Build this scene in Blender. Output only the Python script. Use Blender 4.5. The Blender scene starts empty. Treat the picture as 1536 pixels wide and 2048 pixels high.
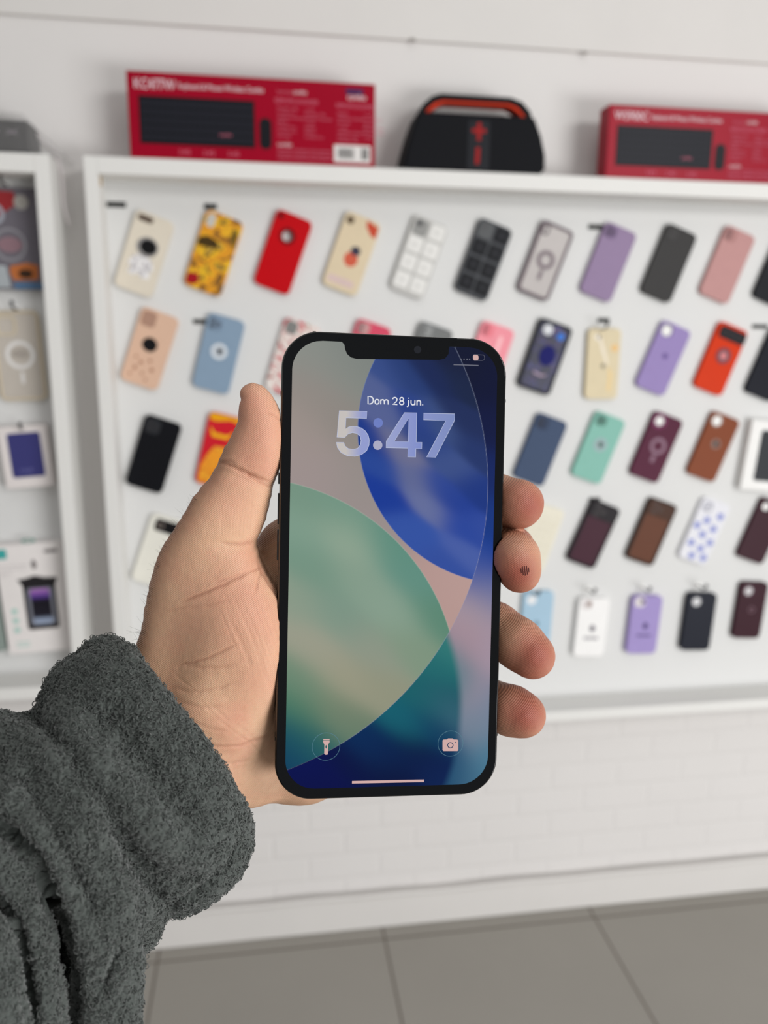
import bpy, bmesh, math, random
import numpy as np
from mathutils import Matrix, Vector, noise as mnoise

# ------------------------------------------------------------------ camera, world, lights, exposure
sc = bpy.context.scene
COL = sc.collection
F_PX = 1600.0                       # focal length in pixels of the 1536 x 2048 frame
EYE = 1.407                         # camera height above the floor (m)
PITCH, YAW, ROLL = (math.radians(a) for a in (12.175, 8.662, 0.558))

def cam_rows():
    cy, sy = math.cos(YAW), math.sin(YAW); cp, sp = math.cos(PITCH), math.sin(PITCH)
    cr, sr = math.cos(ROLL), math.sin(ROLL)
    Ry = np.array([[cy, 0, -sy], [0, 1, 0], [sy, 0, cy]])
    Rp = np.array([[1, 0, 0], [0, cp, sp], [0, -sp, cp]])
    C = np.diag([1, -1, 1]) @ (Rp @ Ry)
    Rm = np.array([[cr, -sr, 0], [sr, cr, 0], [0, 0, 1]]) @ C
    return Rm[:, [0, 2, 1]]          # rows: right, down, forward in Blender axes
CR = cam_rows()
CAMPOS = np.array([0, 0, EYE])

cam = bpy.data.cameras.new('camera'); camo = bpy.data.objects.new('camera', cam); COL.objects.link(camo)
M = Matrix.Identity(4)
for i in range(3):
    M[i][0] = CR[0][i]; M[i][1] = -CR[1][i]; M[i][2] = -CR[2][i]; M[i][3] = CAMPOS[i]
camo.matrix_world = M
cam.sensor_fit = 'VERTICAL'; cam.sensor_height = 36.0; cam.sensor_width = 27.0
cam.lens = 36.0 * F_PX / 2048.0
cam.clip_start = 0.01; cam.clip_end = 50
cam.dof.use_dof = True; cam.dof.focus_distance = 0.252; cam.dof.aperture_fstop = 10.5
sc.camera = camo

sc.view_settings.view_transform = 'Standard'
sc.view_settings.look = 'None'
sc.view_settings.gamma = 1.0
sc.view_settings.use_curve_mapping = False
EXPOSURE = 0.0
sc.view_settings.exposure = EXPOSURE

world = bpy.data.worlds.new('daylight'); sc.world = world; world.use_nodes = True
world.node_tree.nodes['Background'].inputs[0].default_value = (1.0, 0.99, 0.98, 1)
world.node_tree.nodes['Background'].inputs[1].default_value = 0.38

def area_light(name, loc, target, sx, sy, power, colour):
    l = bpy.data.lights.new(name, 'AREA'); l.shape = 'RECTANGLE'; l.size = sx; l.size_y = sy
    l.energy = power; l.color = colour
    o = bpy.data.objects.new(name, l); COL.objects.link(o)
    o.location = loc
    o.rotation_euler = (Vector(target) - Vector(loc)).to_track_quat('-Z', 'Y').to_euler()
    return o
area_light('shopfront_daylight', (2.3, -1.6, 0.45), (-0.1, 1.4, 0.4), 2.2, 0.9, 68, (1.0, 1.0, 1.0))
area_light('shopfront_upper_light', (2.1, -1.5, 2.45), (0.1, 1.5, 1.0), 1.3, 0.7, 38, (1.0, 0.995, 0.98))
area_light('ceiling_panel_light', (0.2, 0.0, 3.1), (0.1, 0.6, 0.0), 1.8, 1.2, 8, (1.0, 0.99, 0.975))

# ------------------------------------------------------------------ helpers
def at(px, py, Y):
    d = (px - 768) / F_PX * CR[0] + (py - 1024) / F_PX * CR[1] + CR[2]
    return CAMPOS + d * (Y / d[1])

def lin(c):
    c = c / 255.0
    return c / 12.92 if c <= 0.04045 else ((c + 0.055) / 1.055) ** 2.4
def rgb(c): return (lin(c[0]), lin(c[1]), lin(c[2]), 1.0)

def mat(name, c, rough=0.6, metal=0.0, spec=0.12, var=0.04, scale=60.0, bump=0.0, coat=0.0, alpha=1.0, trans=0.0):
    m = bpy.data.materials.new(name); m.use_nodes = True
    nt = m.node_tree; b = nt.nodes['Principled BSDF']
    b.inputs['Roughness'].default_value = rough; b.inputs['Metallic'].default_value = metal
    b.inputs['Specular IOR Level'].default_value = spec
    b.inputs['Coat Weight'].default_value = coat
    b.inputs['Alpha'].default_value = alpha
    b.inputs['Transmission Weight'].default_value = trans
    col = rgb(c)
    tc = nt.nodes.new('ShaderNodeTexCoord'); n = nt.nodes.new('ShaderNodeTexNoise')
    n.inputs['Scale'].default_value = scale; n.inputs['Detail'].default_value = 3
    nt.links.new(tc.outputs['Object'], n.inputs['Vector'])
    mix = nt.nodes.new('ShaderNodeMix'); mix.data_type = 'RGBA'
    mix.inputs[6].default_value = tuple(v * (1 - var) for v in col[:3]) + (1,)
    mix.inputs[7].default_value = tuple(min(1, v * (1 + var)) for v in col[:3]) + (1,)
    nt.links.new(n.outputs['Fac'], mix.inputs[0]); nt.links.new(mix.outputs[2], b.inputs['Base Color'])
    if bump:
        bp = nt.nodes.new('ShaderNodeBump'); bp.inputs['Strength'].default_value = bump
        bp.inputs['Distance'].default_value = 0.001
        nt.links.new(n.outputs['Fac'], bp.inputs['Height']); nt.links.new(bp.outputs[0], b.inputs['Normal'])
    return m

def emat(name, c, k=1.0):
    m = bpy.data.materials.new(name); m.use_nodes = True
    b = m.node_tree.nodes['Principled BSDF']; b.inputs['Base Color'].default_value = (0.004, 0.004, 0.004, 1)
    b.inputs['Roughness'].default_value = 0.1; b.inputs['Specular IOR Level'].default_value = 0.15
    b.inputs['Emission Color'].default_value = rgb(c); b.inputs['Emission Strength'].default_value = k / 2 ** EXPOSURE
    return m

def tag(o, label=None, cat=None, group=None, kind=None):
    if label: o['label'] = label
    if cat: o['category'] = cat
    if group: o['group'] = group
    if kind: o['kind'] = kind
    return o

def empty(name, loc=(0, 0, 0), rot=(0, 0, 0)):
    o = bpy.data.objects.new(name, None); COL.objects.link(o); o.location = loc; o.rotation_euler = rot
    o.empty_display_size = 0.02
    return o

def mesh_obj(name, verts, faces, m, parent=None, smooth=False):
    me = bpy.data.meshes.new(name); me.from_pydata([tuple(map(float, v)) for v in verts], [], faces)
    me.update(); bm = bmesh.new(); bm.from_mesh(me); bmesh.ops.recalc_face_normals(bm, faces=bm.faces[:]); bm.to_mesh(me); bm.free()
    o = bpy.data.objects.new(name, me); COL.objects.link(o)
    if m: me.materials.append(m)
    if smooth: me.polygons.foreach_set('use_smooth', [True] * len(me.polygons))
    if parent: o.parent = parent
    return o

def bm_obj(name, bm, m, parent=None, smooth=False):
    me = bpy.data.meshes.new(name); bm.to_mesh(me); bm.free()
    o = bpy.data.objects.new(name, me); COL.objects.link(o)
    if m: me.materials.append(m)
    if smooth: me.polygons.foreach_set('use_smooth', [True] * len(me.polygons))
    if parent: o.parent = parent
    return o

def add_box(bm, x0, x1, y0, y1, z0, z1, bevel=0.0):
    b2 = bmesh.new(); bmesh.ops.create_cube(b2, size=1.0)
    for v in b2.verts:
        v.co = Vector(((x0 + x1) / 2 + v.co.x * (x1 - x0), (y0 + y1) / 2 + v.co.y * (y1 - y0), (z0 + z1) / 2 + v.co.z * (z1 - z0)))
    if bevel: bmesh.ops.bevel(b2, geom=b2.edges[:], offset=bevel, segments=2, affect='EDGES', profile=0.5)
    me = bpy.data.meshes.new('t'); b2.to_mesh(me); b2.free(); bm.from_mesh(me); bpy.data.meshes.remove(me)

def box_obj(name, x0, x1, y0, y1, z0, z1, m, parent=None, bevel=0.0):
    bm = bmesh.new(); add_box(bm, x0, x1, y0, y1, z0, z1, bevel); return bm_obj(name, bm, m, parent)

def add_tube(bm, pts, r, n=8, closed=False):
    pts = [Vector(p) for p in pts]; rings = []
    N = len(pts)
    up = None
    for i, p in enumerate(pts):
        a = pts[(i - 1) % N] if (closed or i > 0) else p
        b = pts[(i + 1) % N] if (closed or i < N - 1) else p
        t = (b - a).normalized()
        if up is None: up = t.orthogonal().normalized()
        u = (up - t * up.dot(t)); u = u.normalized() if u.length > 1e-6 else t.orthogonal().normalized()
        up = u; w = t.cross(u)
        rr = r[i] if isinstance(r, (list, tuple)) else r
        rings.append([bm.verts.new(p + (u * math.cos(2 * math.pi * k / n) + w * math.sin(2 * math.pi * k / n)) * rr) for k in range(n)])
    for i in range(N if closed else N - 1):
        A, B = rings[i], rings[(i + 1) % N]
        for k in range(n):
            bm.faces.new((A[k], A[(k + 1) % n], B[(k + 1) % n], B[k]))
    if not closed:
        bm.faces.new(rings[0][::-1]); bm.faces.new(rings[-1])

def rrect(w, h, r, n=6, cx=0, cy=0):
    """rounded rectangle outline (counter-clockwise)"""
    r = min(r, w / 2 - 1e-6, h / 2 - 1e-6); out = []
    for (sx, sy, a0) in ((1, -1, -90), (1, 1, 0), (-1, 1, 90), (-1, -1, 180)):
        for k in range(n + 1):
            a = math.radians(a0 + 90 * k / n)
            out.append((cx + sx * (w / 2 - r) + r * math.cos(a), cy + sy * (h / 2 - r) + r * math.sin(a)))
    return out
def circ(cx, cy, r, n=28, ry=None):
    ry = ry or r
    return [(cx + r * math.cos(2 * math.pi * k / n), cy + ry * math.sin(2 * math.pi * k / n)) for k in range(n)]

def plate_mesh(loops, z0, z1, bevel=0.0):
    """solid plate from 2-D loops (outer, then holes) spanning z0..z1; returns mesh verts, faces in (x, y, z)"""
    cu = bpy.data.curves.new('tmp', 'CURVE'); cu.dimensions = '2D'; cu.fill_mode = 'BOTH'
    cu.extrude = max((z1 - z0) / 2 - bevel, 1e-6); cu.bevel_depth = bevel; cu.bevel_resolution = 2; cu.offset = -bevel
    for lp in loops:
        s = cu.splines.new('POLY'); s.points.add(len(lp) - 1)
        for p, q in zip(s.points, lp): p.co = (q[0], q[1], 0, 1)
        s.use_cyclic_u = True
    o = bpy.data.objects.new('tmp', cu); COL.objects.link(o)
    dg = bpy.context.evaluated_depsgraph_get()
    me = bpy.data.meshes.new_from_object(o.evaluated_get(dg))
    vs = [(v.co.x, v.co.y, v.co.z + (z0 + z1) / 2) for v in me.vertices]
    fs = [tuple(p.vertices) for p in me.polygons]
    bpy.data.objects.remove(o); bpy.data.curves.remove(cu); bpy.data.meshes.remove(me)
    return vs, fs

def plates_obj(name, plates, m, parent=None, upright=True, smooth=False, S=0.001):
    """plates: list of (loops, z0, z1, bevel) in mm. upright: x right, y up, z toward the viewer -> Blender x, z, -y"""
    V, Fc = [], []
    for (loops, z0, z1, bv) in plates:
        vs, fs = plate_mesh(loops, z0, z1, bv)
        k = len(V)
        V += [((x * S, -z * S, y * S) if upright else (x * S, y * S, z * S)) for x, y, z in vs]
        Fc += [tuple(i + k for i in f) for f in fs]
    return mesh_obj(name, V, Fc, m, parent, smooth)

def stroke_plates(strokes, w, z0, z1):
    """flat ribbons with mitred joints for drawn lettering"""
    out = []
    for st in strokes:
        st = [np.array(p, float) for p in st]
        closed = np.allclose(st[0], st[-1]) and len(st) > 3
        if closed: st = st[:-1]
        L, Rr = [], []
        n = len(st)
        for i in range(n):
            a = st[i - 1] if (closed or i > 0) else st[i]; b = st[(i + 1) % n] if (closed or i < n - 1) else st[i]
            t = b - a; t = t / (np.linalg.norm(t) + 1e-9); q = np.array([-t[1], t[0]])
            L.append(tuple(st[i] + q * w / 2)); Rr.append(tuple(st[i] - q * w / 2))
        if closed: out.append(([L, Rr], z0, z1, 0))
        else: out.append(([L + Rr[::-1]], z0, z1, 0))
    return out

def text_obj(name, s, size, m, parent=None, loc=(0, 0, 0), width=None, align='LEFT'):
    """upright lettering facing -Y, real (thin) mesh"""
    cu = bpy.data.curves.new('tmp', 'FONT'); cu.body = s; cu.size = size; cu.extrude = 0.0001; cu.align_x = align
    cu.resolution_u = 3
    o = bpy.data.objects.new('tmp', cu); COL.objects.link(o)
    dg = bpy.context.evaluated_depsgraph_get(); me = bpy.data.meshes.new_from_object(o.evaluated_get(dg))
    bpy.data.objects.remove(o); bpy.data.curves.remove(cu)
    xs = [v.co.x for v in me.vertices]; k = 1.0
    if width: k = width / max(1e-6, max(xs) - min(xs))
    for v in me.vertices: v.co = Vector((v.co.x * k, -v.co.z, v.co.y))
    me.materials.clear(); me.materials.append(m)
    t = bpy.data.objects.new(name, me); COL.objects.link(t); t.location = loc
    if parent: t.parent = parent
    return t

# ------------------------------------------------------------------ structure: wall, floor, trims
YF, YB, YW = 1.60, 1.675, 1.70       # cabinet front, display board, wall
def struct(o): o['kind'] = 'structure'; return o

def wall_mat():
    m = mat('wall_paint', (220, 217, 215), 0.75, var=0.02, scale=3.0)
    nt = m.node_tree; b = nt.nodes['Principled BSDF']
    tc = nt.nodes.new('ShaderNodeTexCoord'); br = nt.nodes.new('ShaderNodeTexBrick')
    sep = nt.nodes.new('ShaderNodeSeparateXYZ'); cmb = nt.nodes.new('ShaderNodeCombineXYZ')
    nt.links.new(tc.outputs['Object'], sep.inputs[0]); nt.links.new(sep.outputs['X'], cmb.inputs['X']); nt.links.new(sep.outputs['Z'], cmb.inputs['Y'])
    nt.links.new(cmb.outputs[0], br.inputs['Vector'])
    br.inputs['Scale'].default_value = 1.0; br.inputs['Brick Width'].default_value = 0.17; br.inputs['Row Height'].default_value = 0.065
    br.inputs['Mortar Size'].default_value = 0.006; br.inputs['Mortar Smooth'].default_value = 0.6
    br.inputs['Color1'].default_value = (1, 1, 1, 1); br.inputs['Color2'].default_value = (0.9, 0.9, 0.9, 1); br.inputs['Mortar'].default_value = (0, 0, 0, 1)
    ns = nt.nodes.new('ShaderNodeTexNoise'); ns.inputs['Scale'].default_value = 14; ns.inputs['Detail'].default_value = 6
    nt.links.new(tc.outputs['Object'], ns.inputs['Vector'])
    # bricks only below the cabinets
    mr = nt.nodes.new('ShaderNodeMapRange'); mr.inputs['From Min'].default_value = 0.62; mr.inputs['From Max'].default_value = 0.56
    nt.links.new(sep.outputs['Z'], mr.inputs['Value'])
    mul = nt.nodes.new('ShaderNodeMath'); mul.operation = 'MULTIPLY'
    bw = nt.nodes.new('ShaderNodeRGBToBW'); nt.links.new(br.outputs['Color'], bw.inputs[0])
    nt.links.new(bw.outputs[0], mul.inputs[0]); nt.links.new(mr.outputs[0], mul.inputs[1])
    add = nt.nodes.new('ShaderNodeMath'); add.operation = 'MULTIPLY_ADD'; add.inputs[1].default_value = 0.38
    nt.links.new(ns.outputs['Fac'], add.inputs[0]); nt.links.new(mul.outputs[0], add.inputs[2])
    bp = nt.nodes.new('ShaderNodeBump'); bp.inputs['Strength'].default_value = 0.35; bp.inputs['Distance'].default_value = 0.004
    nt.links.new(add.outputs[0], bp.inputs['Height']); nt.links.new(bp.outputs[0], b.inputs['Normal'])
    return m
M_WALL = wall_mat()
M_TRIM = mat('trim_paint', (216, 213, 210), 0.6, var=0.03, scale=8, bump=0.2)
def floor_mat():
    m = mat('floor_tile', (158, 154, 147), 0.35, var=0.05, scale=4)
    nt = m.node_tree; b = nt.nodes['Principled BSDF']
    src = b.inputs['Base Color'].links[0].from_socket
    tc = nt.nodes.new('ShaderNodeTexCoord'); mp = nt.nodes.new('ShaderNodeMapping')
    mp.inputs['Location'].default_value = (-0.262 + 0.53 * 8, -1.64 + 0.53 * 12, 0)
    br = nt.nodes.new('ShaderNodeTexBrick'); br.offset = 0.0; br.squash = 1.0
    br.inputs['Scale'].default_value = 1.0; br.inputs['Brick Width'].default_value = 0.53; br.inputs['Row Height'].default_value = 0.53
    br.inputs['Mortar Size'].default_value = 0.003; br.inputs['Mortar Smooth'].default_value = 0.3
    br.inputs['Color1'].default_value = (0, 0, 0, 1); br.inputs['Color2'].default_value = (0, 0, 0, 1); br.inputs['Mortar'].default_value = (1, 1, 1, 1)
    nt.links.new(tc.outputs['Object'], mp.inputs[0]); nt.links.new(mp.outputs[0], br.inputs['Vector'])
    mx = nt.nodes.new('ShaderNodeMix'); mx.data_type = 'RGBA'; mx.inputs[7].default_value = rgb((108, 101, 94))
    nt.links.new(br.outputs['Fac'], mx.inputs[0]); nt.links.new(src, mx.inputs[6]); nt.links.new(mx.outputs[2], b.inputs['Base Color'])
    return m
struct(box_obj('floor', -3.5, 4.0, -2.5, 1.9, -0.1, 0.0, floor_mat()))
struct(box_obj('wall_back', -3.5, 4.0, YW, YW + 0.2, 0.0, 3.2, M_WALL))
# upper cladding panel that stands a little proud of the wall
ztop = EYE + 0.571
bm = bmesh.new(); add_box(bm, -3.5, 4.0, YW - 0.008, YW + 0.01, ztop, 3.2, 0.002)
struct(bm_obj('trim_1', bm, M_TRIM))
# slightly uneven plinth along the foot of the wall
bm = bmesh.new(); add_box(bm, -3.5, 4.0, YW - 0.022, YW + 0.01, 0.0, 0.088, 0.004)
struct(bm_obj('baseboard_back', bm, M_TRIM))
rng = random.Random(4)
bm = bmesh.new(); pts = [( -3.5 + i * 0.05, YW - 0.022, 0.092 + 0.004 * mnoise.noise(Vector((i * 0.3, 0, 0)))) for i in range(150)]
add_tube(bm, pts, 0.006, 6)
struct(bm_obj('trim_2', bm, M_TRIM, smooth=True))

# ------------------------------------------------------------------ display cabinets
M_CAB = mat('white_melamine', (226, 225, 222), 0.45, var=0.015, scale=12)
M_BOARD = mat('white_display_board', (218, 218, 217), 0.5, var=0.015, scale=5)
M_STAIN = mat('glue_stain', (176, 150, 112), 0.7)
ZT = EYE + 0.3175
def cabinet(name, x0, x1, z0, z1, t, label):
    c = empty(name, ((x0 + x1) / 2, YW, z0)); tag(c, label, 'display cabinet')
    ox, oz = -(x0 + x1) / 2, -z0
    def P(nm, a, b, y0, y1, c0, d0, m=M_CAB, bv=0.0012): return box_obj(nm, a + ox, b + ox, y0 - YW, y1 - YW, c0 + oz, d0 + oz, m, c, bv)
    P('side_panel', x0, x0 + t, YF, YW - .001, z0, z1); P('side_panel', x1 - t, x1, YF, YW - .001, z0, z1)
    P('top_panel', x0 + t, x1 - t, YF, YW - .001, z1 - t * 1.25, z1); P('bottom_panel', x0 + t, x1 - t, YF, YW - .001, z0, z0 + t)
    P('back_board', x0 + t, x1 - t, YB, YB + 0.006, z0 + t, z1 - t * 1.25, M_BOARD, 0)
    return c
ZB = at(1130, 1442, YF)[2]
cab = cabinet('display_cabinet', at(165, 310, YF)[0], 1.75, ZB, ZT, 0.024, 'wide white wall cabinet whose board holds rows of phone cases')
ZB2 = at(0, 1402, YF)[2]
cab2 = cabinet('display_cabinet', -1.45, at(97, 312, YF)[0], ZB2, ZT, 0.026, 'white wall cabinet at left edge holding packaged accessories')
# small yellowed blotch in the upper left corner of the wide cabinet, screw spot on the other one
p = at(192, 332, YF); o = box_obj('glue_stain', -0.004, 0.005, -0.0006, 0.0004, -0.016, 0.004, M_STAIN, cab)
o.location = Vector((p[0], YF + 0.02, ZT - 0.032)) - Vector(cab.location)

# ------------------------------------------------------------------ settings of the foreground
SCREEN = 0.92
HAND_H = 0.8                          # grid step of the hand volume (mm)
SLEEVE_H = 0.85
N_CURL = 26000
SKIN = dict(base=(222, 180, 148), base2=(208, 162, 130), tan_and_shade=(136, 94, 68), pink=(208, 142, 120), tip=(160, 82, 66), crease=(160, 96, 76))
FLEECE = (74, 79, 76)
# ------------------------------------------------------------------ phone cases on the board
CM = {}
def cmat(c, rough=0.45, **k):
    key = (tuple(c), rough, tuple(sorted(k.items())))
    if key not in CM: CM[key] = mat('case_plastic', c, rough, **k)
    return CM[key]
def blotch_mat(cols, scale=45, seed=0.0, stretch=(1, 1, 1)):
    """printed pattern of coloured patches, fixed to the object"""
    m = bpy.data.materials.new('printed_pattern'); m.use_nodes = True; nt = m.node_tree; b = nt.nodes['Principled BSDF']
    b.inputs['Roughness'].default_value = 0.4
    tc = nt.nodes.new('ShaderNodeTexCoord'); mp = nt.nodes.new('ShaderNodeMapping'); mp.inputs['Location'].default_value = (seed, seed * .7, seed * .3)
    mp.inputs['Scale'].default_value = stretch
    n = nt.nodes.new('ShaderNodeTexNoise'); n.inputs['Scale'].default_value = scale; n.inputs['Detail'].default_value = 1.5; n.inputs['Distortion'].default_value = 1.2
    r = nt.nodes.new('ShaderNodeValToRGB'); r.color_ramp.interpolation = 'CONSTANT'
    el = r.color_ramp.elements
    while len(el) < len(cols): el.new(0.5)
    for i, (pos, c) in enumerate(cols): el[i].position = pos; el[i].color = rgb(c)
    nt.links.new(tc.outputs['Object'], mp.inputs[0]); nt.links.new(mp.outputs[0], n.inputs['Vector']); nt.links.new(n.outputs['Fac'], r.inputs[0]); nt.links.new(r.outputs[0], b.inputs['Base Color'])
    return m
M_GLASSY = mat('clear_plastic', (225, 222, 220), 0.15, alpha=0.35)
M_SMOKE = mat('clear_case_panel', (214, 208, 206), 0.2, alpha=0.7)
M_BLACK = mat('black_plastic', (22, 22, 24), 0.35)
M_DARK = mat('dark_grey_plastic', (52, 50, 52), 0.4)
M_WHITE = mat('white_plastic', (236, 235, 233), 0.4)
M_CHROME = mat('steel_wire', (120, 120, 122), 0.3, metal=1.0)
M_LENS = mat('camera_lens_glass', (12, 12, 16), 0.1)

def case(cx, cy, tilt, w, h, colour, label, hole=None, logo=None, frame=None, panel=None, decor=None, thick=10.5, matl=None):
    """one phone case: hollow shell (walls + back panel with real cut-outs); x right, y up, z toward the viewer (mm)"""
    p = at(cx, cy, YB - thick * 0.001)
    root = empty('phone_case', (p[0], YB - 0.0003, p[2]), (0, math.radians(tilt), 0))
    tag(root, label, 'phone case')
    m = matl or cmat(colour)
    holes = []
    if hole: holes.append(hole)
    if logo: holes.append(circ(logo[0], logo[1], logo[2], 20))
    outer = rrect(w, h, 11.5, 6)
    wall = ([outer, rrect(w - 5, h - 5, 9.5, 6)], 0, thick - 1.0, 0)
    if panel:
        plates_obj('shell', [([outer, rrect(w - 13, h - 13, 6, 5)], thick - 3.5, thick, 1.0), wall], frame and cmat(frame) or m, root)
        plates_obj('back_panel', [([rrect(w - 12.4, h - 12.4, 6, 5)] + holes, thick - 2.2, thick - 0.9, 0)], panel, root)
    else:
        plates_obj('shell', [([outer] + holes, thick - 2.4, thick, 0.9), wall], m, root)
    if decor: decor(root, thick, w, h)
    return root

def P(root, nm, loops, z0, z1, m, bv=0.0, label=None):
    o = plates_obj(nm, [(loops, z0, z1, bv)], m, root)
    if label: o['label'] = label
    return o
def cam_hole(w, h, s=28, r=8, off=5): return rrect(s, s, r, 4, -w / 2 + off + s / 2, h / 2 - off - s / 2)
def cam_oval(w, h, sw=26, sh=12, off=6): return rrect(sw, sh, 5.8, 4, -w / 2 + off + sw / 2, h / 2 - off - sh / 2)

def d_ring(x, y, r0, r1, c, stem=None, name='magnetic_ring', rough=0.4):
    def f(root, t, w, h):
        loops = [circ(x, y, r1, 36), circ(x, y, r0, 36)]
        P(root, name, loops, t - 0.2, t + 0.5, cmat(c, rough))
        if stem: P(root, 'magnetic_stem', [rrect(stem[0], stem[1], 1.5, 3, x, y - r1 - 3 - stem[1] / 2)], t - 0.2, t + 0.5, cmat(c, rough))
    return f
def d_lens(x, y, s, base, n=3, rl=4.6):
    def f(root, t, w, h):
        P(root, 'camera_guard', [rrect(s, s, s * .28, 5, x, y)], t - 0.3, t + 1.3, base, 0.4)
        k = s * 0.22
        for (a, b) in ((-k, k), (-k, -k), (k, 0))[:n]:
            P(root, 'lens_ring', [circ(x + a, y + b, rl, 18), circ(x + a, y + b, rl * .6, 18)], t + 1.2, t + 1.8, M_DARK)
    return f
def many(*fs):
    def f(root, t, w, h):
        for g in fs: g(root, t, w, h)
    return f
def d_shape(nm, loops, m, dz=0.3, label=None):
    return lambda root, t, w, h: P(root, nm, loops, t - 0.2, t + dz, m, 0, label)

W, H = 74, 150
hl = cam_hole(W, H)
# --- first row
def astronaut(root, t, w, h):
    P(root, 'astronaut_helmet', [circ(2, 14, 21, 28, 19)], t - .2, t + .3, cmat((150, 147, 146)))
    P(root, 'astronaut_visor', [circ(4, 15, 16, 28, 14)], t - .1, t + .6, M_BLACK)
    pts = [(-13, -10), (-6, -7), (8, -8), (15, -13), (20, -26), (16, -33), (18, -44), (6, -47), (0, -40), (-8, -46), (-17, -43), (-13, -33), (-20, -26)]
    pts = [(x * 1.25, y * 1.05 + 4) for x, y in pts]
    P(root, 'astronaut_suit', [pts], t - .2, t + .3, blotch_mat([(0, (240, 238, 238)), (.47, (176, 172, 176)), (.56, (238, 236, 236))], 90, 1.3))
def pill(root, t, w, h):
    P(root, 'camera_cutout', [cam_oval(w, h, 30, 12, 6)], t - .1, t + .2, cmat((98, 84, 74)))
case(288, 508, 20, W, H, (220, 211, 195), 'cream phone case with a small astronaut print, top left of the board', decor=many(astronaut, pill))
def yel(root, t, w, h):
    P(root, 'camera_cutout', [rrect(16, 26, 7, 5, -w / 2 + 14, h / 2 - 18)], t - .1, t + .3, cmat((196, 192, 184)))
    P(root, 'dark_patch', [[(-35, 20), (-20, 28), (0, 24), (6, 12), (-8, 8), (-24, 6), (-35, 4)]], t - .2, t + .2, cmat((70, 52, 22)))
    P(root, 'red_patch', [[(-35, -50), (-16, -46), (-10, -60), (-18, -70), (-30, -71), (-35, -66)]], t - .2, t + .2, cmat((160, 24, 34)))
    P(root, 'olive_patch', [[(22, 60), (34, 50), (35, 20), (28, 26), (20, 40)]], t - .2, t + .2, cmat((112, 88, 34)))
case(427, 507, 20, W, H, None, 'yellow and orange phone case with brown comic pattern, second in the top row', matl=blotch_mat([(0, (128, 84, 14)), (.40, (222, 150, 12)), (.52, (232, 182, 20)), (.62, (96, 64, 18)), (.68, (210, 170, 60))], 34, 2.0), decor=yel)
case(566, 505, 20, W, H, (192, 0, 14), 'bright red phone case with a round window below the camera', logo=(-2, 32, 10),
     decor=many(d_ring(-2, 32, 11, 16, (104, 8, 18), name='window_rim'), lambda r, t, w, h: P(r, 'camera_cutout', [circ(-26, 64, 5.5)], t - .1, t + .3, cmat((84, 10, 16)))))
def bear(root, t, w, h):
    P(root, 'camera_cutout', [circ(-24, 60, 8)], t - .1, t + .3, cmat((108, 92, 72)))
    P(root, 'red_corner_print', [[(8, 72), (34, 66), (35, 44), (24, 46), (10, 60)]], t - .2, t + .25, cmat((200, 76, 52)))
    P(root, 'round_figure_print', [circ(2, -10, 14, 24, 15)], t - .2, t + .25, cmat((208, 96, 72)))
    P(root, 'figure_head_print', [circ(6, 8, 10, 24, 9)], t - .1, t + .4, cmat((64, 62, 78)))
    P(root, 'pale_band_print', [rrect(54, 14, 4, 4, -3, -57)], t - .2, t + .25, cmat((214, 190, 186)))
case(703, 508, 20, W, H, (219, 202, 172), 'beige phone case with red corner and small red and grey print', decor=bear)
def quilt(c, c2, rim):
    def f(root, t, w, h):
        P(root, 'camera_guard', [rrect(30, 32, 8, 5, -w / 2 + 20, h / 2 - 21)], t - .2, t + .9, cmat(rim))
        P(root, 'camera_lens', [circ(-w / 2 + 15, h / 2 - 14, 6)], t + .6, t + 1.4, cmat((88, 88, 90)))
        for r in range(4):
            for q in range(2):
                x, y = -w / 4 + 1 + q * (w / 2 - 2), h / 2 - 19 - r * 36.5
                if r == 0 and q == 0: continue
                P(root, 'raised_square', [rrect(30, 30, 3, 3, x, y)], t - .2, t + 1.6, cmat(c), 0.7)
                P(root, 'stud', [rrect(9, 9, 3, 3, x, y)], t + 1.4, t + 2.6, cmat(c2), 0.5)
    return f
case(838, 515, 20, W, H + 2, (197, 196, 193), 'white phone case covered in raised quilted squares', decor=quilt((230, 229, 226), (214, 213, 210), (150, 150, 148)))
case(967, 520, 20, W, H + 2, (74, 76, 80), 'black phone case covered in raised quilted squares', decor=quilt((28, 29, 33), (52, 53, 58), (92, 94, 96)))
case(1091, 522, 20, W, H, (120, 108, 112), 'clear phone case with mauve grey frame and ring in the top row', panel=M_SMOKE, frame=(112, 100, 106), hole=None,
     decor=many(d_ring(0, 2, 11, 19, (128, 116, 122), (7, 20)), lambda r, t, w, h: P(r, 'camera_guard', [rrect(14, 22, 5, 4, -w / 2 + 14, h / 2 - 17), rrect(9, 16, 4, 4, -w / 2 + 14, h / 2 - 17)], t - .2, t + .5, cmat((104, 94, 100)))))
case(1217, 525, 20, W, H, (146, 126, 158), 'dusty purple phone case, plain, in the top row', decor=d_lens(-20, 58, 25, cmat((120, 100, 134)), 3))
case(1338, 527, 20, W, H, (58, 57, 57), 'plain charcoal phone case in the top row', decor=d_lens(-20, 57, 24, cmat((66, 65, 65)), 1))
case(1455, 530, 20, W, H, (188, 142, 140), 'plain dusty pink phone case at the right of the top row', decor=d_lens(-20, 58, 25, cmat((170, 124, 122)), 2))
case(1562, 538, 20, W, H, (30, 31, 36), 'black phone case cut by the right edge in the top row', decor=d_lens(-20, 58, 25, M_DARK, 2))
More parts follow.
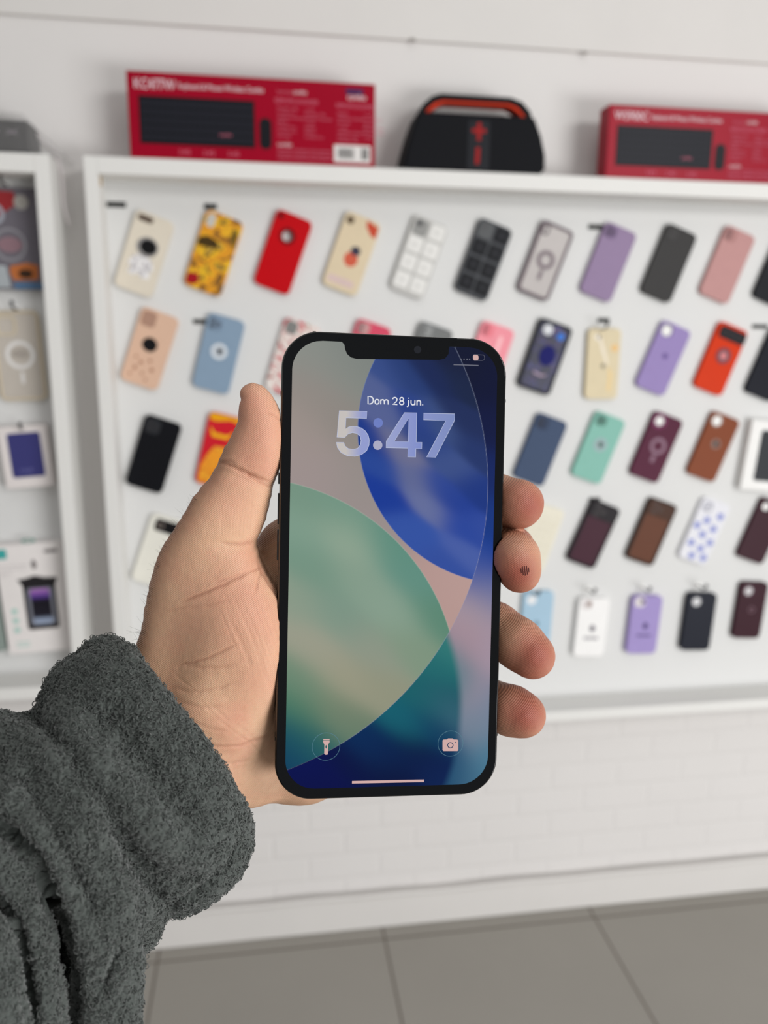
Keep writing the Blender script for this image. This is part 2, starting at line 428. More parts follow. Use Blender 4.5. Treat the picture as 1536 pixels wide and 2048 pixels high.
# --- second row
def pinkcase(root, t, w, h):
    P(root, 'camera_guard', [rrect(28, 30, 7, 4, -w / 2 + 19, h / 2 - 20)], t - .2, t + .6, cmat((172, 136, 118)))
    P(root, 'black_disc_print', [circ(-2, 8, 15, 28, 14)], t - .2, t + .4, M_BLACK)
    for (x, y, s) in ((-20, -22, 3), (-8, -30, 4), (8, -22, 3.5), (16, -38, 4), (-16, -44, 4), (0, -50, 3), (10, -60, 3), (-22, -58, 3)):
        P(root, 'spot_print', [circ(x, y, s, 10)], t - .2, t + .3, cmat((168, 120, 98)))
case(299, 698, 20, W, H, (218, 182, 158), 'peach phone case with a black disc print, first in second row', decor=pinkcase)
case(437, 708, 15, W, H, (134, 156, 178), 'light blue phone case with white ring and round window', logo=(0, 5, 7),
     decor=many(d_ring(0, 5, 9, 16, (214, 220, 226)), d_lens(-19, 56, 26, cmat((124, 144, 166)), 3, 5)))
case(585, 717, 18, W, H, None, 'white phone case with red floral print left of the held phone', matl=blotch_mat([(0, (196, 40, 60)), (.42, (228, 212, 206)), (.55, (232, 226, 220)), (.62, (170, 36, 48)), (.68, (150, 160, 120))], 52, 5.0),
     decor=lambda r, t, w, h: P(r, 'camera_cutout', [rrect(24, 26, 7, 4, -20, 58)], t - .1, t + .4, cmat((128, 128, 126))))
case(728, 718, 18, W, H, (214, 78, 104), 'raspberry pink phone case mostly behind the held phone', decor=d_lens(-20, 58, 25, cmat((196, 150, 150)), 2))
case(852, 722, 18, W, H, (120, 122, 122), 'grey phone case whose top edge shows above the held phone', decor=d_lens(-20, 58, 25, cmat((148, 150, 150)), 2))
case(975, 720, 18, W, H, (240, 150, 162), 'pink phone case peeking out above the held phone corner', decor=many(d_lens(-20, 58, 25, cmat((232, 128, 140)), 2), d_shape('pale_stripe', [rrect(8, 70, 3, 3, 12, 20)], cmat((250, 196, 202)))))
def space(root, t, w, h):
    P(root, 'camera_cutout', [circ(-14, 55, 11)], t + .1, t + .6, cmat((214, 216, 220)))
    P(root, 'blue_star_print', [circ(18, 50, 8)], t + .1, t + .4, cmat((60, 120, 210)))
    P(root, 'navy_figure_print', [circ(4, 4, 18, 24, 22)], t + .1, t + .4, cmat((10, 14, 96)))
    P(root, 'pale_lettering_band', [[(-14, -34), (6, -37), (16, -33), (14, -38), (4, -42), (-14, -39)]], t + .1, t + .4, cmat((170, 150, 170)))
case(1090, 714, 18, W + 4, H, (24, 27, 34), 'black framed phone case with dark blue space scene', frame=(26, 28, 34), panel=blotch_mat([(0, (8, 10, 50)), (.5, (14, 20, 84)), (.60, (90, 30, 60)), (.63, (30, 70, 150)), (.67, (6, 8, 44))], 60, 3.0), decor=space)
def gold(root, t, w, h):
    P(root, 'marble_vein', [[(-16, 62), (-8, 58), (2, 30), (12, 0), (8, -2), (-6, 28)]], t - .1, t + .3, cmat((236, 226, 208)))
    P(root, 'marble_vein', [[(12, -4), (22, -20), (20, -60), (12, -56), (14, -30)]], t - .1, t + .3, cmat((232, 204, 150)))
    P(root, 'gold_glint', [circ(24, 34, 8, 16)], t - .1, t + .3, cmat((232, 192, 132)))
    P(root, 'camera_cutout', [circ(-16, 56, 6)], t - .1, t + .3, cmat((244, 238, 228)))
    P(root, 'logo_window', [circ(0, -4, 5)], t - .1, t + .4, cmat((136, 128, 112)))
case(1206, 728, 0, W, H, (218, 204, 172), 'glossy champagne marble phone case hanging upright in second row', decor=gold)
case(1327, 717, 21, W - 1, H, (150, 132, 184), 'lilac phone case with white camera opening in second row', hole=cam_hole(W, H, 26, 11, 5), logo=(1, 6, 0.1),
     decor=many(d_ring(1, 6, 0.2, 6, (98, 78, 138), name='logo_window'), d_shape('camera_backing', [rrect(22, 22, 9, 4, -19, 56)], M_WHITE, -0.1)))
def orange(root, t, w, h):
    P(root, 'camera_bar', [rrect(66, 26, 8, 5, 3, h / 2 - 20)], t - .2, t + 1.8, cmat((34, 32, 36)), 0.5)
    for x in (-18, 0, 18): P(root, 'lens_ring', [circ(x + 2, h / 2 - 20, 7, 16), circ(x + 2, h / 2 - 20, 4.5, 16)], t + 1.7, t + 2.2, M_DARK)
    P(root, 'ring_stand', [circ(2, 8, 17, 28), circ(2, 8, 9, 28)], t - .2, t + 1.2, cmat((104, 72, 82)))
    P(root, 'ring_centre', [circ(2, 8, 9, 24)], t - .2, t + .4, cmat((208, 128, 130)))
case(1442, 718, 20, W, H, (206, 52, 4), 'orange phone case with black camera bar and ring stand', decor=orange)
case(1545, 730, 20, W + 2, H, (22, 24, 34), 'black phone case at the right edge in the second row', decor=d_lens(-20, 58, 25, M_DARK, 2))
# --- third row
case(307, 909, 19, W + 1, H, (16, 17, 22), 'glossy black phone case, first in the third row', decor=many(d_lens(-17, 55, 30, cmat((44, 46, 50)), 3, 6)))
def redyel(root, t, w, h):
    P(root, 'yellow_cap_print', [[(-34, 70), (-30, 74), (28, 74), (30, 60), (10, 66), (-20, 58), (-34, 60)]], t - .2, t + .3, cmat((232, 162, 20)))
    P(root, 'yellow_smile_print', [[(-30, 46), (-18, 34), (8, 34), (20, 46), (10, 26), (-22, 26)]], t - .2, t + .3, cmat((238, 180, 24)))
    P(root, 'orange_figure_print', [[(-14, 6), (10, 10), (24, -6), (30, -40), (24, -72), (-30, -72), (-33, -40), (-24, -14)]], t - .2, t + .3, blotch_mat([(0, (236, 150, 16)), (.52, (214, 124, 12)), (.6, (240, 170, 30))], 70, 4))
case(440, 902, 14, W, H, (204, 30, 44), 'red phone case with yellow and orange print behind the thumb', decor=redyel)
case(1081, 900, 20, W, H, (62, 78, 106), 'plain slate blue phone case right of the held phone', decor=d_lens(-18, 56, 26, cmat((48, 60, 84)), 2))
case(1197, 896, 20, W, H, (132, 186, 172), 'mint green phone case with a small ring window', logo=(1, 8, 6),
     decor=many(d_ring(1, 8, 8, 15, (160, 176, 182)), d_lens(-18, 58, 24, cmat((98, 148, 134)), 3)))
case(1313, 895, 20, W, H, (82, 26, 52), 'glossy burgundy phone case with a large grey ring', hole=cam_hole(W, H, 22, 10, 8),
     decor=many(d_ring(2, 4, 11, 19, (138, 106, 124), (9, 16)), d_ring(-18, 56, 13, 16, (142, 58, 112), name='camera_rim'), d_shape('camera_backing', [circ(-18, 56, 10)], M_WHITE, -0.1)))
case(1427, 894, 20, W, H, (128, 66, 38), 'tan brown leather phone case with round grey window', hole=cam_hole(W, H, 24, 10, 7), logo=(2, 8, 6),
     decor=many(d_ring(2, 8, 6.5, 11, (140, 116, 108)), d_ring(-18, 56, 12, 15, (150, 112, 94), name='camera_rim'), d_shape('camera_backing', [circ(-18, 56, 11)], M_WHITE, -0.1)))
# --- fourth row
def whiteblack(root, t, w, h):
    P(root, 'camera_bar', [rrect(w - 16, 26, 6, 4, 4, h / 2 - 20)], t - .2, t + 1.5, M_BLACK, 0.4)
    P(root, 'lens_ring', [circ(-14, h / 2 - 20, 8, 16), circ(-14, h / 2 - 20, 5, 16)], t + 1.4, t + 2, cmat((120, 110, 104)))
case(318, 1103, 20, W, H, (228, 226, 216), 'off-white phone case with black camera bar behind the wrist', decor=whiteblack)
case(1078, 1076, 18, W, H, (230, 225, 208), 'cream checked phone case partly behind the fingertips', decor=many(*[d_shape('check_line', [rrect(60, 0.9, .4, 1, 0, y)], cmat((206, 198, 172))) for y in range(-60, 50, 16)], *[d_shape('check_line', [rrect(.9, 130, .4, 1, x, -8)], cmat((206, 198, 172))) for x in (-24, -8, 8, 24)]))
def bordcam(c, c2):
    def f(root, t, w, h):
        P(root, 'camera_bar', [rrect(w - 8, 34, 8, 5, 0, h / 2 - 21)], t - .2, t + 1.4, cmat(c2), 0.5)
        for (a, b) in ((-16, 8), (-16, -8), (-2, 0)): P(root, 'lens_ring', [circ(a, h / 2 - 21 + b, 5, 14), circ(a, h / 2 - 21 + b, 3.4, 14)], t + 1.3, t + 1.8, cmat((88, 84, 84)))
    return f
case(1187, 1069, 22, W, H, (66, 32, 46), 'dark plum phone case with black camera block in fourth row', frame=(30, 22, 28), panel=cmat((66, 32, 46)), decor=bordcam(0, (34, 30, 34)))
case(1303, 1064, 20, W, H, (94, 56, 38), 'chocolate brown phone case in the fourth row', frame=(52, 34, 26), panel=cmat((98, 58, 40)), decor=bordcam(0, (72, 46, 34)))
def flowers(root, t, w, h):
    rr = random.Random(8)
    P(root, 'camera_cutout', [rrect(24, 24, 7, 4, -18, 56), circ(-22, 60, 4), circ(-13, 53, 4)], t - .1, t + .4, cmat((176, 176, 186)))
    for (x, y) in ((22, 44), (-6, 26), (-24, 8), (18, 12), (-2, -8), (24, -20), (-20, -34), (8, -40), (-6, -62), (24, -58)):
        pts = [(x + (8.5 + 2.5 * math.cos(5 * a)) * math.cos(a), y + (8.5 + 2.5 * math.cos(5 * a)) * math.sin(a)) for a in [k * math.pi / 15 for k in range(30)]]
        P(root, 'blue_flower_print', [pts], t - .2, t + .3, cmat((142, 150, 206)))
case(1409, 1063, 20, W, H, (226, 226, 232), 'white phone case scattered with blue flowers', decor=flowers)
case(1525, 1062, 20, W, H, (58, 28, 38), 'dark maroon phone case at right edge with white camera opening in fourth row', hole=cam_hole(W, H, 20, 9, 10),
     decor=d_shape('camera_backing', [circ(-18, 55, 9)], M_WHITE, -0.1))
# --- fifth row, hanging upright on hooks
case(1073, 1245, 2, W - 2, H, (166, 196, 216), 'pale blue phone case behind the ring finger in bottom row', decor=many(d_shape('camera_cutout', [circ(-16, 54, 11)], cmat((232, 234, 236))), d_shape('logo_window', [circ(0, -2, 6)], cmat((110, 140, 160)))))
def lettered(c):
    def f(root, t, w, h):
        P(root, 'camera_cutout', [rrect(26, 24, 9, 4, -18, 56)], t - .1, t + .3, cmat((220, 214, 214)))
        P(root, 'camera_lens', [circ(-12, 57, 6)], t + .2, t + .8, cmat((150, 130, 120) if sum(c) > 600 else (96, 80, 122)))
        k = cmat((104, 98, 110) if sum(c) > 600 else (84, 70, 120))
        P(root, 'logo_print', [circ(2, -2, 6.5, 16, 8)], t - .1, t + .3, k)
        for x in range(-14, 20, 5): P(root, 'letter_print', [rrect(3.2, 7, 1, 2, x, -26)], t - .1, t + .3, k)
    return f
case(1183, 1255, 3, W, H - 8, (242, 241, 240), 'white phone case with grey lettering in the bottom row', decor=lettered((242, 241, 240)), thick=14)
case(1289, 1250, 3, W, H - 8, (160, 144, 198), 'lilac phone case with dark lettering in the bottom row', decor=lettered((160, 144, 198)), thick=14)
case(1398, 1244, 3, W, H - 8, (30, 33, 44), 'near black phone case hanging upright in the bottom row', decor=many(d_shape('camera_cutout', [circ(-14, 50, 10.5)], cmat((214, 214, 216))), d_ring(-14, 50, 10.5, 14, (58, 60, 68), name='camera_rim')), thick=14)
case(1501, 1221, 4, W - 2, H - 10, (56, 26, 36), 'maroon phone case hanging upright at right of the bottom row', decor=many(d_shape('camera_cutout', [circ(-14, 48, 10)], cmat((206, 204, 206))), d_ring(-14, 48, 10, 14, (84, 56, 68), name='camera_rim'), d_ring(2, 2, 5, 8, (110, 84, 94), name='logo_window')), thick=12)

# --- hooks that carry the upright ones, and the little printed model labels on the board
def hook(px, py, label, y=YB):
    p = at(px, py, y - 0.02); r = empty('display_hook', (p[0], y - 0.0005, p[2])); tag(r, label, 'hook', 'display hooks')
    bm = bmesh.new(); add_box(bm, -.009, .009, -.0025, 0, -.008, .008, .0008); bm_obj('mounting_plate', bm, M_WHITE, r)
    bm = bmesh.new(); add_tube(bm, [(0, -.002, 0), (0, -.028, 0), (0, -.036, .004), (0, -.038, .010)], .0024, 8); bm_obj('wire', bm, M_CHROME, r, True)
    bm = bmesh.new(); bmesh.ops.create_icosphere(bm, subdivisions=2, radius=.0042, matrix=Matrix.Translation((0, -.038, .011))); bm_obj('end_ball', bm, M_DARK, r, True)
hook(1207, 657, 'hook above the champagne marble phone case')
hook(1183, 1184, 'hook above the white lettered phone case')
hook(1292, 1181, 'hook above the lilac lettered phone case')
hook(1403, 1176, 'hook above the near black upright phone case')
hook(1072, 1188, 'hook above the pale blue phone case')
hook(8, 368, 'hook above the colourful packaged case')
hook(30, 618, 'hook above the frosted clear case in the left cabinet')
hook(46, 857, 'hook above the white box with navy window')
M_LABEL = mat('label_print', (46, 47, 46), 0.6)
def label(px, py, wpx, hpx, text, lab, y=YB):
    p = at(px, py, y - .001); k = (y / F_PX) * 1.06
    r = empty('model_label', (p[0], y - .0004, p[2])); tag(r, lab, 'label')
    w, h = wpx * k, hpx * k
    box_obj('strip', -w / 2, w / 2, -.0010, 0, -h / 2, h / 2, M_LABEL, r)
    return r
label(229, 409, 38, 9, '', 'dark label strip at the upper left corner of the board')
label(421, 413, 22, 9, '', 'dark label strip above the yellow comic phone case')
label(402, 643, 28, 8, '', 'dark label strip left of the light blue phone case')
label(1194, 454, 34, 9, '', 'dark label strip left of the dusty purple phone case')
label(1207, 641, 24, 9, '', 'dark label strip above the champagne marble phone case')
label(1520, 653, 34, 8, '', 'dark label strip right of the orange phone case')
label(1189, 999, 24, 8, '', 'dark label strip above the dark plum phone case')

# --- white box with dark window at the right edge of the third row
p = at(1530, 912, YB - .02); b = empty('accessory_box', (p[0], YB, p[2]), (0, math.radians(5), 0)); tag(b, 'white boxed phone case with dark window at right edge', 'box')
plates_obj('carton', [([rrect(92, 160, 3, 3)], 0, 20, 1.0)], M_WHITE, b)
plates_obj('window', [([rrect(58, 116, 6, 4, 10, 0)], 19.8, 20.4, 0)], cmat((52, 54, 58)), b)

# ------------------------------------------------------------------ packaged things in the left cabinet
def boxat(name, pxc, pyc, w, h, d, m, lab, cat, tilt=0):
    p = at(pxc, pyc, YB - d * .001); r = empty(name, (p[0], YB - .0003, p[2]), (0, math.radians(tilt), 0)); tag(r, lab, cat)
    plates_obj('carton', [([rrect(w, h, 3, 3)], 0, d, 1.0)], m, r); return r
r = boxat('packaged_case', 12, 478, 122, 182, 16, mat('grey_card_print', (108, 104, 112), .35), 'phone case in grey, red and blue printed pack, top of left cabinet', 'packaging')
def Q2(r, nm, loops, d, m, dz=.3): return plates_obj(nm, [(loops, d - .1, d + dz, 0)], m, r)
Q2(r, 'red_panel_print', [[(-58, 88), (20, 84), (24, 62), (-10, 40), (-58, 44)]], 16, mat('red_print', (150, 48, 52)))
Q2(r, 'round_badge', [circ(32, 66, 13)], 16, mat('badge_print', (168, 164, 158)), .5)
Q2(r, 'ring_print', [circ(-18, 44, 19), circ(-18, 44, 12)], 16, mat('ring_print', (158, 160, 170)), .5)
Q2(r, 'ring_print', [circ(6, -10, 30), circ(6, -10, 25)], 16, mat('pale_ring_print', (140, 138, 144)), .4)
Q2(r, 'ring_centre_print', [circ(6, -10, 22, 28, 14)], 16, mat('mauve_print', (140, 112, 120)), .4)
Q2(r, 'orange_badge', [[(4, -48), (34, -42), (54, -46), (52, -72), (8, -74), (2, -60)]], 16, mat('orange_print', (184, 108, 60)), .5)
Q2(r, 'dark_face_print', [circ(30, -62, 13, 20, 8)], 16, mat('dark_print', (62, 44, 32)), .8)
Q2(r, 'blue_band', [rrect(52, 10, 1, 1, 34, -84)], 16, mat('blue_print', (84, 116, 150)), .5)
Q2(r, 'pale_panel', [[(-58, -44), (-4, -48), (2, -88), (-58, -88)]], 16, mat('pale_print', (166, 172, 176)), .4)
# frosted clear magnetic case
p = at(38, 712, YB - .011)
r = empty('phone_case', (p[0], YB - .0003, p[2]), (0, math.radians(-2), 0)); tag(r, 'frosted clear phone case with ring hanging in the left cabinet', 'phone case')
M_FROST = mat('frosted_plastic', (204, 196, 186), .3, alpha=.85)
plates_obj('shell', [([rrect(86, 170, 12, 5), rrect(76, 160, 8, 5)], 0, 11, 1.2)], mat('amber_bumper', (206, 192, 168), .3), r)
plates_obj('back_panel', [([rrect(77, 161, 8, 5)], 7.5, 9, 0)], M_FROST, r)
plates_obj('camera_guard', [([rrect(36, 36, 9, 4, -18, 58), rrect(30, 30, 7, 4, -18, 58)], 8.8, 11, .3)], mat('amber_rim', (214, 200, 172), .3), r)
plates_obj('magnetic_ring', [([circ(2, 2, 27, 32), circ(2, 2, 20, 32)], 8.9, 9.5, 0), ([rrect(6, 22, 2, 2, 2, -42)], 8.9, 9.5, 0)], mat('pale_ring', (226, 224, 222), .4), r)
plates_obj('inner_label', [([circ(2, 4, 16, 24, 9)], 8.9, 9.3, 0)], mat('grey_label', (168, 160, 152), .5), r)
# white box with navy window
r = boxat('accessory_box', 52, 914, 92, 122, 24, mat('white_carton', (226, 219, 217), .5), 'white box with navy blue window in the left cabinet', 'box', -4)
Q2(r, 'window', [rrect(62, 88, 5, 4, 1, 4)], 24, mat('navy_card', (62, 62, 118), .4), .5)
text_obj('window_lettering', 'CASE', .011, mat('lavender_print', (112, 112, 166)), r, (-.015, -.0248, -.030))
# waterproof pouch box
r = boxat('pouch_box', 71, 1197, 132, 232, 26, mat('white_box_card', (232, 227, 225), .45), 'tall white box printed with a black waterproof phone pouch', 'box', -3)
TEAL = mat('teal_print', (64, 168, 164)); PT = mat('pale_teal_print', (168, 206, 196)); GR = mat('grey_print', (122, 116, 116))
Q2(r, 'teal_logo', [rrect(24, 20, 3, 3, -55, 98)], 26, TEAL, .3)
Q2(r, 'grey_wordmark', [rrect(26, 7, 2, 2, 42, 98)], 26, GR, .3)
Q2(r, 'hang_hole_print', [circ(2, 122, 14, 20, 5), circ(2, 122, 7, 16, 2.6)], 26, mat('hang_print', (120, 156, 146)), .3)
for y, w in ((72, 56), (65, 50), (58, 24), (52, 18)): Q2(r, 'text_line', [rrect(w, 1.6, .5, 1, -62 + w / 2, y)], 26, mat('faint_print', (196, 190, 190)), .3)
Q2(r, 'clip_print', [circ(6, 72, 5, 16, 10)], 26, GR, .3)
Q2(r, 'pouch_print', [[(-30, 42), (-14, 44), (4, 49), (22, 44), (48, 42), (42, 26), (40, -62), (36, -66), (-18, -66), (-22, -62), (-22, 28)]], 26, mat('black_pouch_print', (40, 38, 40), .35), .4)
Q2(r, 'pouch_window_print', [rrect(50, 80, 5, 4, 10, -17)], 26, mat('grey_window_print', (122, 124, 134), .3), .6)
m = mat('phone_picture_print', (60, 50, 90), .3); nt = m.node_tree; bs = nt.nodes['Principled BSDF']
tc = nt.nodes.new('ShaderNodeTexCoord'); sp = nt.nodes.new('ShaderNodeSeparateXYZ'); mr = nt.nodes.new('ShaderNodeMapRange'); rp = nt.nodes.new('ShaderNodeValToRGB')
mr.inputs['From Min'].default_value = -.056; mr.inputs['From Max'].default_value = .022
nt.links.new(tc.outputs['Object'], sp.inputs[0]); nt.links.new(sp.outputs['Z'], mr.inputs[0]); nt.links.new(mr.outputs[0], rp.inputs[0]); nt.links.new(rp.outputs[0], bs.inputs['Base Color'])
el = rp.color_ramp.elements; el[0].position = 0; el[0].color = rgb((160, 176, 200)); el[1].position = 1; el[1].color = rgb((176, 120, 190))
for ps, c in ((.14, (140, 152, 176)), (.24, (36, 34, 44)), (.66, (30, 28, 36)), (.78, (88, 62, 140))): e = el.new(ps); e.color = rgb(c)
Q2(r, 'phone_picture', [rrect(38, 74, 6, 4, 10, -17)], 26, m, .9)
for y in (-28, -48, -68): Q2(r, 'feature_icon', [circ(-44, y + 4, 6)], 26, PT, .3)
for y in (-92, -100): Q2(r, 'text_line', [rrect(26, 2.5, .5, 1, -36, y)], 26, PT, .3)
p = at(3, 1230, YB - .02)
box_obj2 = boxat('pouch_box', -66, 1205, 120, 220, 26, mat('sage_box_card', (140, 152, 146), .5), 'sage grey box edge left of the waterproof pouch box', 'box', -3)

# ------------------------------------------------------------------ things on top of the cabinets
M_RED = mat('red_carton', (152, 0, 34), .35, var=.06, scale=20)
M_REDDARK = mat('red_carton_side', (120, 8, 32), .4)
M_TXT = mat('white_print', (232, 214, 220), .5); M_TXT2 = mat('pink_print', (206, 110, 132), .5)
def keyboard_box(x0, x1, h, model, lab, depth=.045, y0=1.602):
    r = empty('keyboard_box', ((x0 + x1) / 2, y0 + depth / 2, ZT + .0005)); tag(r, lab, 'box')
    w = x1 - x0; a = -w / 2; f = -depth / 2
    box_obj('carton', a, -a, f, -f, 0, h, M_RED, r, .0015)
    f -= .0002
    sx = w / .4425; sz = h / .130
    def bx(nm, u0, u1, v0, v1, m, dz=.0004, bv=0, par=None): return box_obj(nm, a + u0 * sx, a + u1 * sx, f - dz, f + .0002, v0 * sz, v1 * sz, m, par or r, bv)
    kb = bx('keyboard_picture', .019, .222, .022, .094, mat('keyboard_print', (20, 21, 27), .4))
    bmk = bmesh.new()
    for i in range(18):
        for j in range(5):
            u = .0235 + i * .0109; v = .027 + j * .0128
            add_box(bmk, a + u * sx, a + (u + .0088) * sx, f - .0007, f - .0003, v * sz, (v + .0102) * sz)
    kk = bm_obj('printed_keys', bmk, mat('key_print', (34, 35, 43), .4), kb)
    text_obj('key_lettering', 'combo', .008, M_TXT2, r, (a + .158 * sx, f - .0009, .038 * sz))
    plates_obj('mouse_picture', [([rrect(22 * sx, 48 * sz, 10, 5, (a + .241 * sx) * 1000, .045 * sz * 1000)], -f * 1000, -f * 1000 + .6, 0)], mat('mouse_print', (24, 25, 30), .4), r)
    text_obj('model_number', model, .022 * sz, M_TXT, r, (a + .012 * sx, f - .0004, .104 * sz), .070 * sx)
    text_obj('title_lettering', 'Keyboard & Mouse Wireless Combo', .012 * sz, M_TXT, r, (a + .088 * sx, f - .0004, .107 * sz), .150 * sx)
    text_obj('line_lettering', 'Teclado y Mouse', .007 * sz, M_TXT2, r, (a + .262 * sx, f - .0004, .108 * sz), .028 * sx)
    text_obj('brand_lettering', 'combo', .010 * sz, M_TXT, r, (a + .292 * sx, f - .0004, .108 * sz), .024 * sx)
    for (u, v, ww) in ((.258, .094, .078), (.370, .091, .070)): text_obj('heading_lettering', 'ESPECIFICACIONES', .009 * sz, M_TXT2, r, (a + u * sx, f - .0004, v * sz), ww * sx)
    rr = random.Random(len(model))
    for (u, v, n) in ((.262, .084, 7), (.312, .084, 7), (.372, .080, 7), (.420, .080, 6)):
        for i in range(n):
            text_obj('specification_line', rr.choice(['2.4 GHz 10 m', '104 teclas', 'USB 2.0', '1600 DPI, 3 botones', 'Windows / Mac', '1 x AA']), .0055 * sz, M_TXT2, r, (a + u * sx, f - .0004, (v - i * .0072) * sz))
    text_obj('maker_lettering', 'combo', .009 * sz, M_TXT, r, (a + .262 * sx, f - .0004, .027 * sz), .026 * sx)
    for i in range(3): text_obj('address_line', 'Importado y distribuido 2.4G inalambrico', .006 * sz, M_TXT2, r, (a + .262 * sx, f - .0004, (.020 - i * .0065) * sz), .100 * sx)
    for u in (.085, .128, .172): text_obj('icon_lettering', '2.4G', .010 * sz, M_TXT2, r, (a + u * sx, f - .0004, .008 * sz), .020 * sx)
    if w < .46 and x0 < 0:
        bx('barcode_label', .366, .434, .006, .033, mat('sticker', (222, 218, 216), .5))
        bmb = bmesh.new(); u = .374
        while u < .403:
            s = rr.uniform(.0006, .0016); add_box(bmb, a + u * sx, a + (u + s) * sx, f - .0008, f - .0003, .012 * sz, .028 * sz); u += s + rr.uniform(.0006, .0014)
        u = .417
        while u < .430:
            s = rr.uniform(.0006, .0014); add_box(bmb, a + u * sx, a + (u + s) * sx, f - .0008, f - .0003, .011 * sz, .029 * sz); u += s + rr.uniform(.0006, .0012)
        bm_obj('barcode_bars', bmb, mat('barcode_ink', (60, 60, 58), .6), r)
        bx('blue_badge', .388, .420, .112, .121, mat('blue_badge_print', (70, 40, 84), .5))
        text_obj('brand_lettering', 'combo', .014 * sz, M_TXT, r, (a + .430 * sx, f - .0004, .104 * sz), .034 * sx, 'CENTER').location.x = a + .408 * sx
    return r
xA, xB = at(262, 300, YF)[0], at(750, 322, YF)[0]
hA = at(255, 140, YF)[2] - ZT
keyboard_box(xA - .002, xB, hA, 'KC477W', 'large red keyboard and mouse box left of the speaker')
xC = at(1211, 350, YF)[0]; hC = at(1222, 208, YF)[2] - ZT
keyboard_box(xC, xC + .44, hC, 'WS900C', 'red keyboard and mouse box at the right, behind the speaker side', depth=.045)

# portable speaker
p0, p1 = at(806, 327, YF), at(1092, 333, YF)
sw = (p1[0] - p0[0]) * 1000; 
spk = empty('portable_speaker', ((p0[0] + p1[0]) / 2, 1.655, ZT + .0005)); tag(spk, 'black portable speaker with orange lined handle between the red boxes', 'speaker')
def spx(px, py): q = at(px, py, YF); return ((q[0] - spk.location.x) * 1000, (q[2] - ZT) * 1000)
M_SPK = mat('speaker_mesh', (14, 15, 20), .6, bump=.4, scale=900); M_OR = mat('orange_rubber', (196, 52, 26), .45); M_RD = mat('red_plastic', (150, 22, 24), .4)
body = [(-132, 4), (-127, 32), (-118, 66), (-106, 102), (-80, 104), (80, 104), (110, 102), (124, 70), (133, 36), (134, 10), (124, 0), (-120, 0)]
k = sw / 266
body = [(x * k, y) for x, y in body]
plates_obj('body', [([body], -45, 50, 6)], M_SPK, spk)
sh8 = lambda L_: [(x, y + (8 if y > 90 else 0)) for x, y in L_]
Vh = [(-119, 60), (-106, 92), (-92, 116), (-76, 130), (-60, 135), (70, 135), (92, 128), (108, 112), (122, 84)]
Vi = [(110, 84), (98, 104), (84, 118), (68, 124), (-56, 124), (-72, 119), (-86, 106), (-98, 84)]
plates_obj('handle', [([[(x * k, y) for x, y in sh8(Vh + Vi)]], -14, 26, 3)], mat('black_rubber', (20, 18, 20), .5), spk)
Vj = [(-98, 84), (-86, 106), (-72, 119), (-56, 124), (68, 124), (84, 118), (98, 104), (110, 84)]
Vk = [(97, 90), (88, 106), (75, 115), (64, 119), (-52, 119), (-64, 115), (-77, 104), (-87, 90)]
plates_obj('handle_lining', [([[(x * k, y) for x, y in sh8(Vj + Vk)]], -12, 24, 2)], M_OR, spk)
plates_obj('centre_panel', [([rrect(44, 88, 3, 3, 6, 48)], 49.5, 51, .3)], mat('panel_plastic', (26, 28, 34), .4), spk)
plates_obj('plus_mark', [([[(2, 88), (10, 88), (10, 77), (20, 77), (20, 70), (10, 70), (10, 56), (2, 56), (2, 70), (-8, 70), (-8, 77), (2, 77)]], 50.8, 51.8, 0)], M_RD, spk)
plates_obj('minus_mark', [([[(1, 44), (9, 44), (8, 14), (0, 14)]], 50.8, 51.8, 0)], M_RD, spk)

# black carton under clear wrap on the left cabinet
pb = at(56, 296, YF); pt = at(50, 240, YF)
r = empty('wrapped_box', (pb[0] - .10, 1.65, ZT + .0005)); tag(r, 'black box in clear wrap on top of the left cabinet', 'box')
hh = pt[2] - ZT
box_obj('carton', -.12, .10, -.045, .04, 0, hh, mat('black_carton', (34, 35, 40), .45), r, .001)
text_obj('box_lettering', 'P X', .012, mat('grey_lettering', (150, 140, 150)), r, (.034, -.0456, hh * .55), .05)
V = []; bmw = bmesh.new(); nx, nz = 26, 12
def wr(u, v):
    s = -.13 + u * (.29); 
    y = -.050 + max(0, s - .105) * 0.55; top = (hh + .012) - max(0, s - .09) * 1.0
    z = top * min(1, v * 1.35); 
    if v > .74: y += (v - .74) * .30
    n = mnoise.noise(Vector((u * 9, v * 6, 3))) * .004
    return Vector((s + n, y + n, max(.001, z + n)))
g = [[bmw.verts.new(wr(i / nx, j / nz)) for j in range(nz + 1)] for i in range(nx + 1)]
for i in range(nx):
    for j in range(nz): bmw.faces.new((g[i][j], g[i + 1][j], g[i + 1][j + 1], g[i][j + 1]))
o = bm_obj('plastic_wrap', bmw, mat('clear_wrap', (190, 188, 186), .2, alpha=.12), r, True)
sm = o.modifiers.new('thick', 'SOLIDIFY'); sm.thickness = .0003

# white cable hanging beside the left cabinet
pts = []
for px, py in ((60, 250), (85, 285), (112, 305), (122, 340), (126, 375), (127, 405), (132, 432), (138, 452)): q = at(px, py, 1.672); pts.append((q[0], 1.672 + rng.uniform(-.003, .003), q[2]))
bm = bmesh.new(); add_tube(bm, pts, .0032, 8); tag(bm_obj('power_cable', bm, mat('cable_sheath', (214, 208, 208), .4), None, True), 'white cable hanging in the gap beside the left cabinet', 'cable')
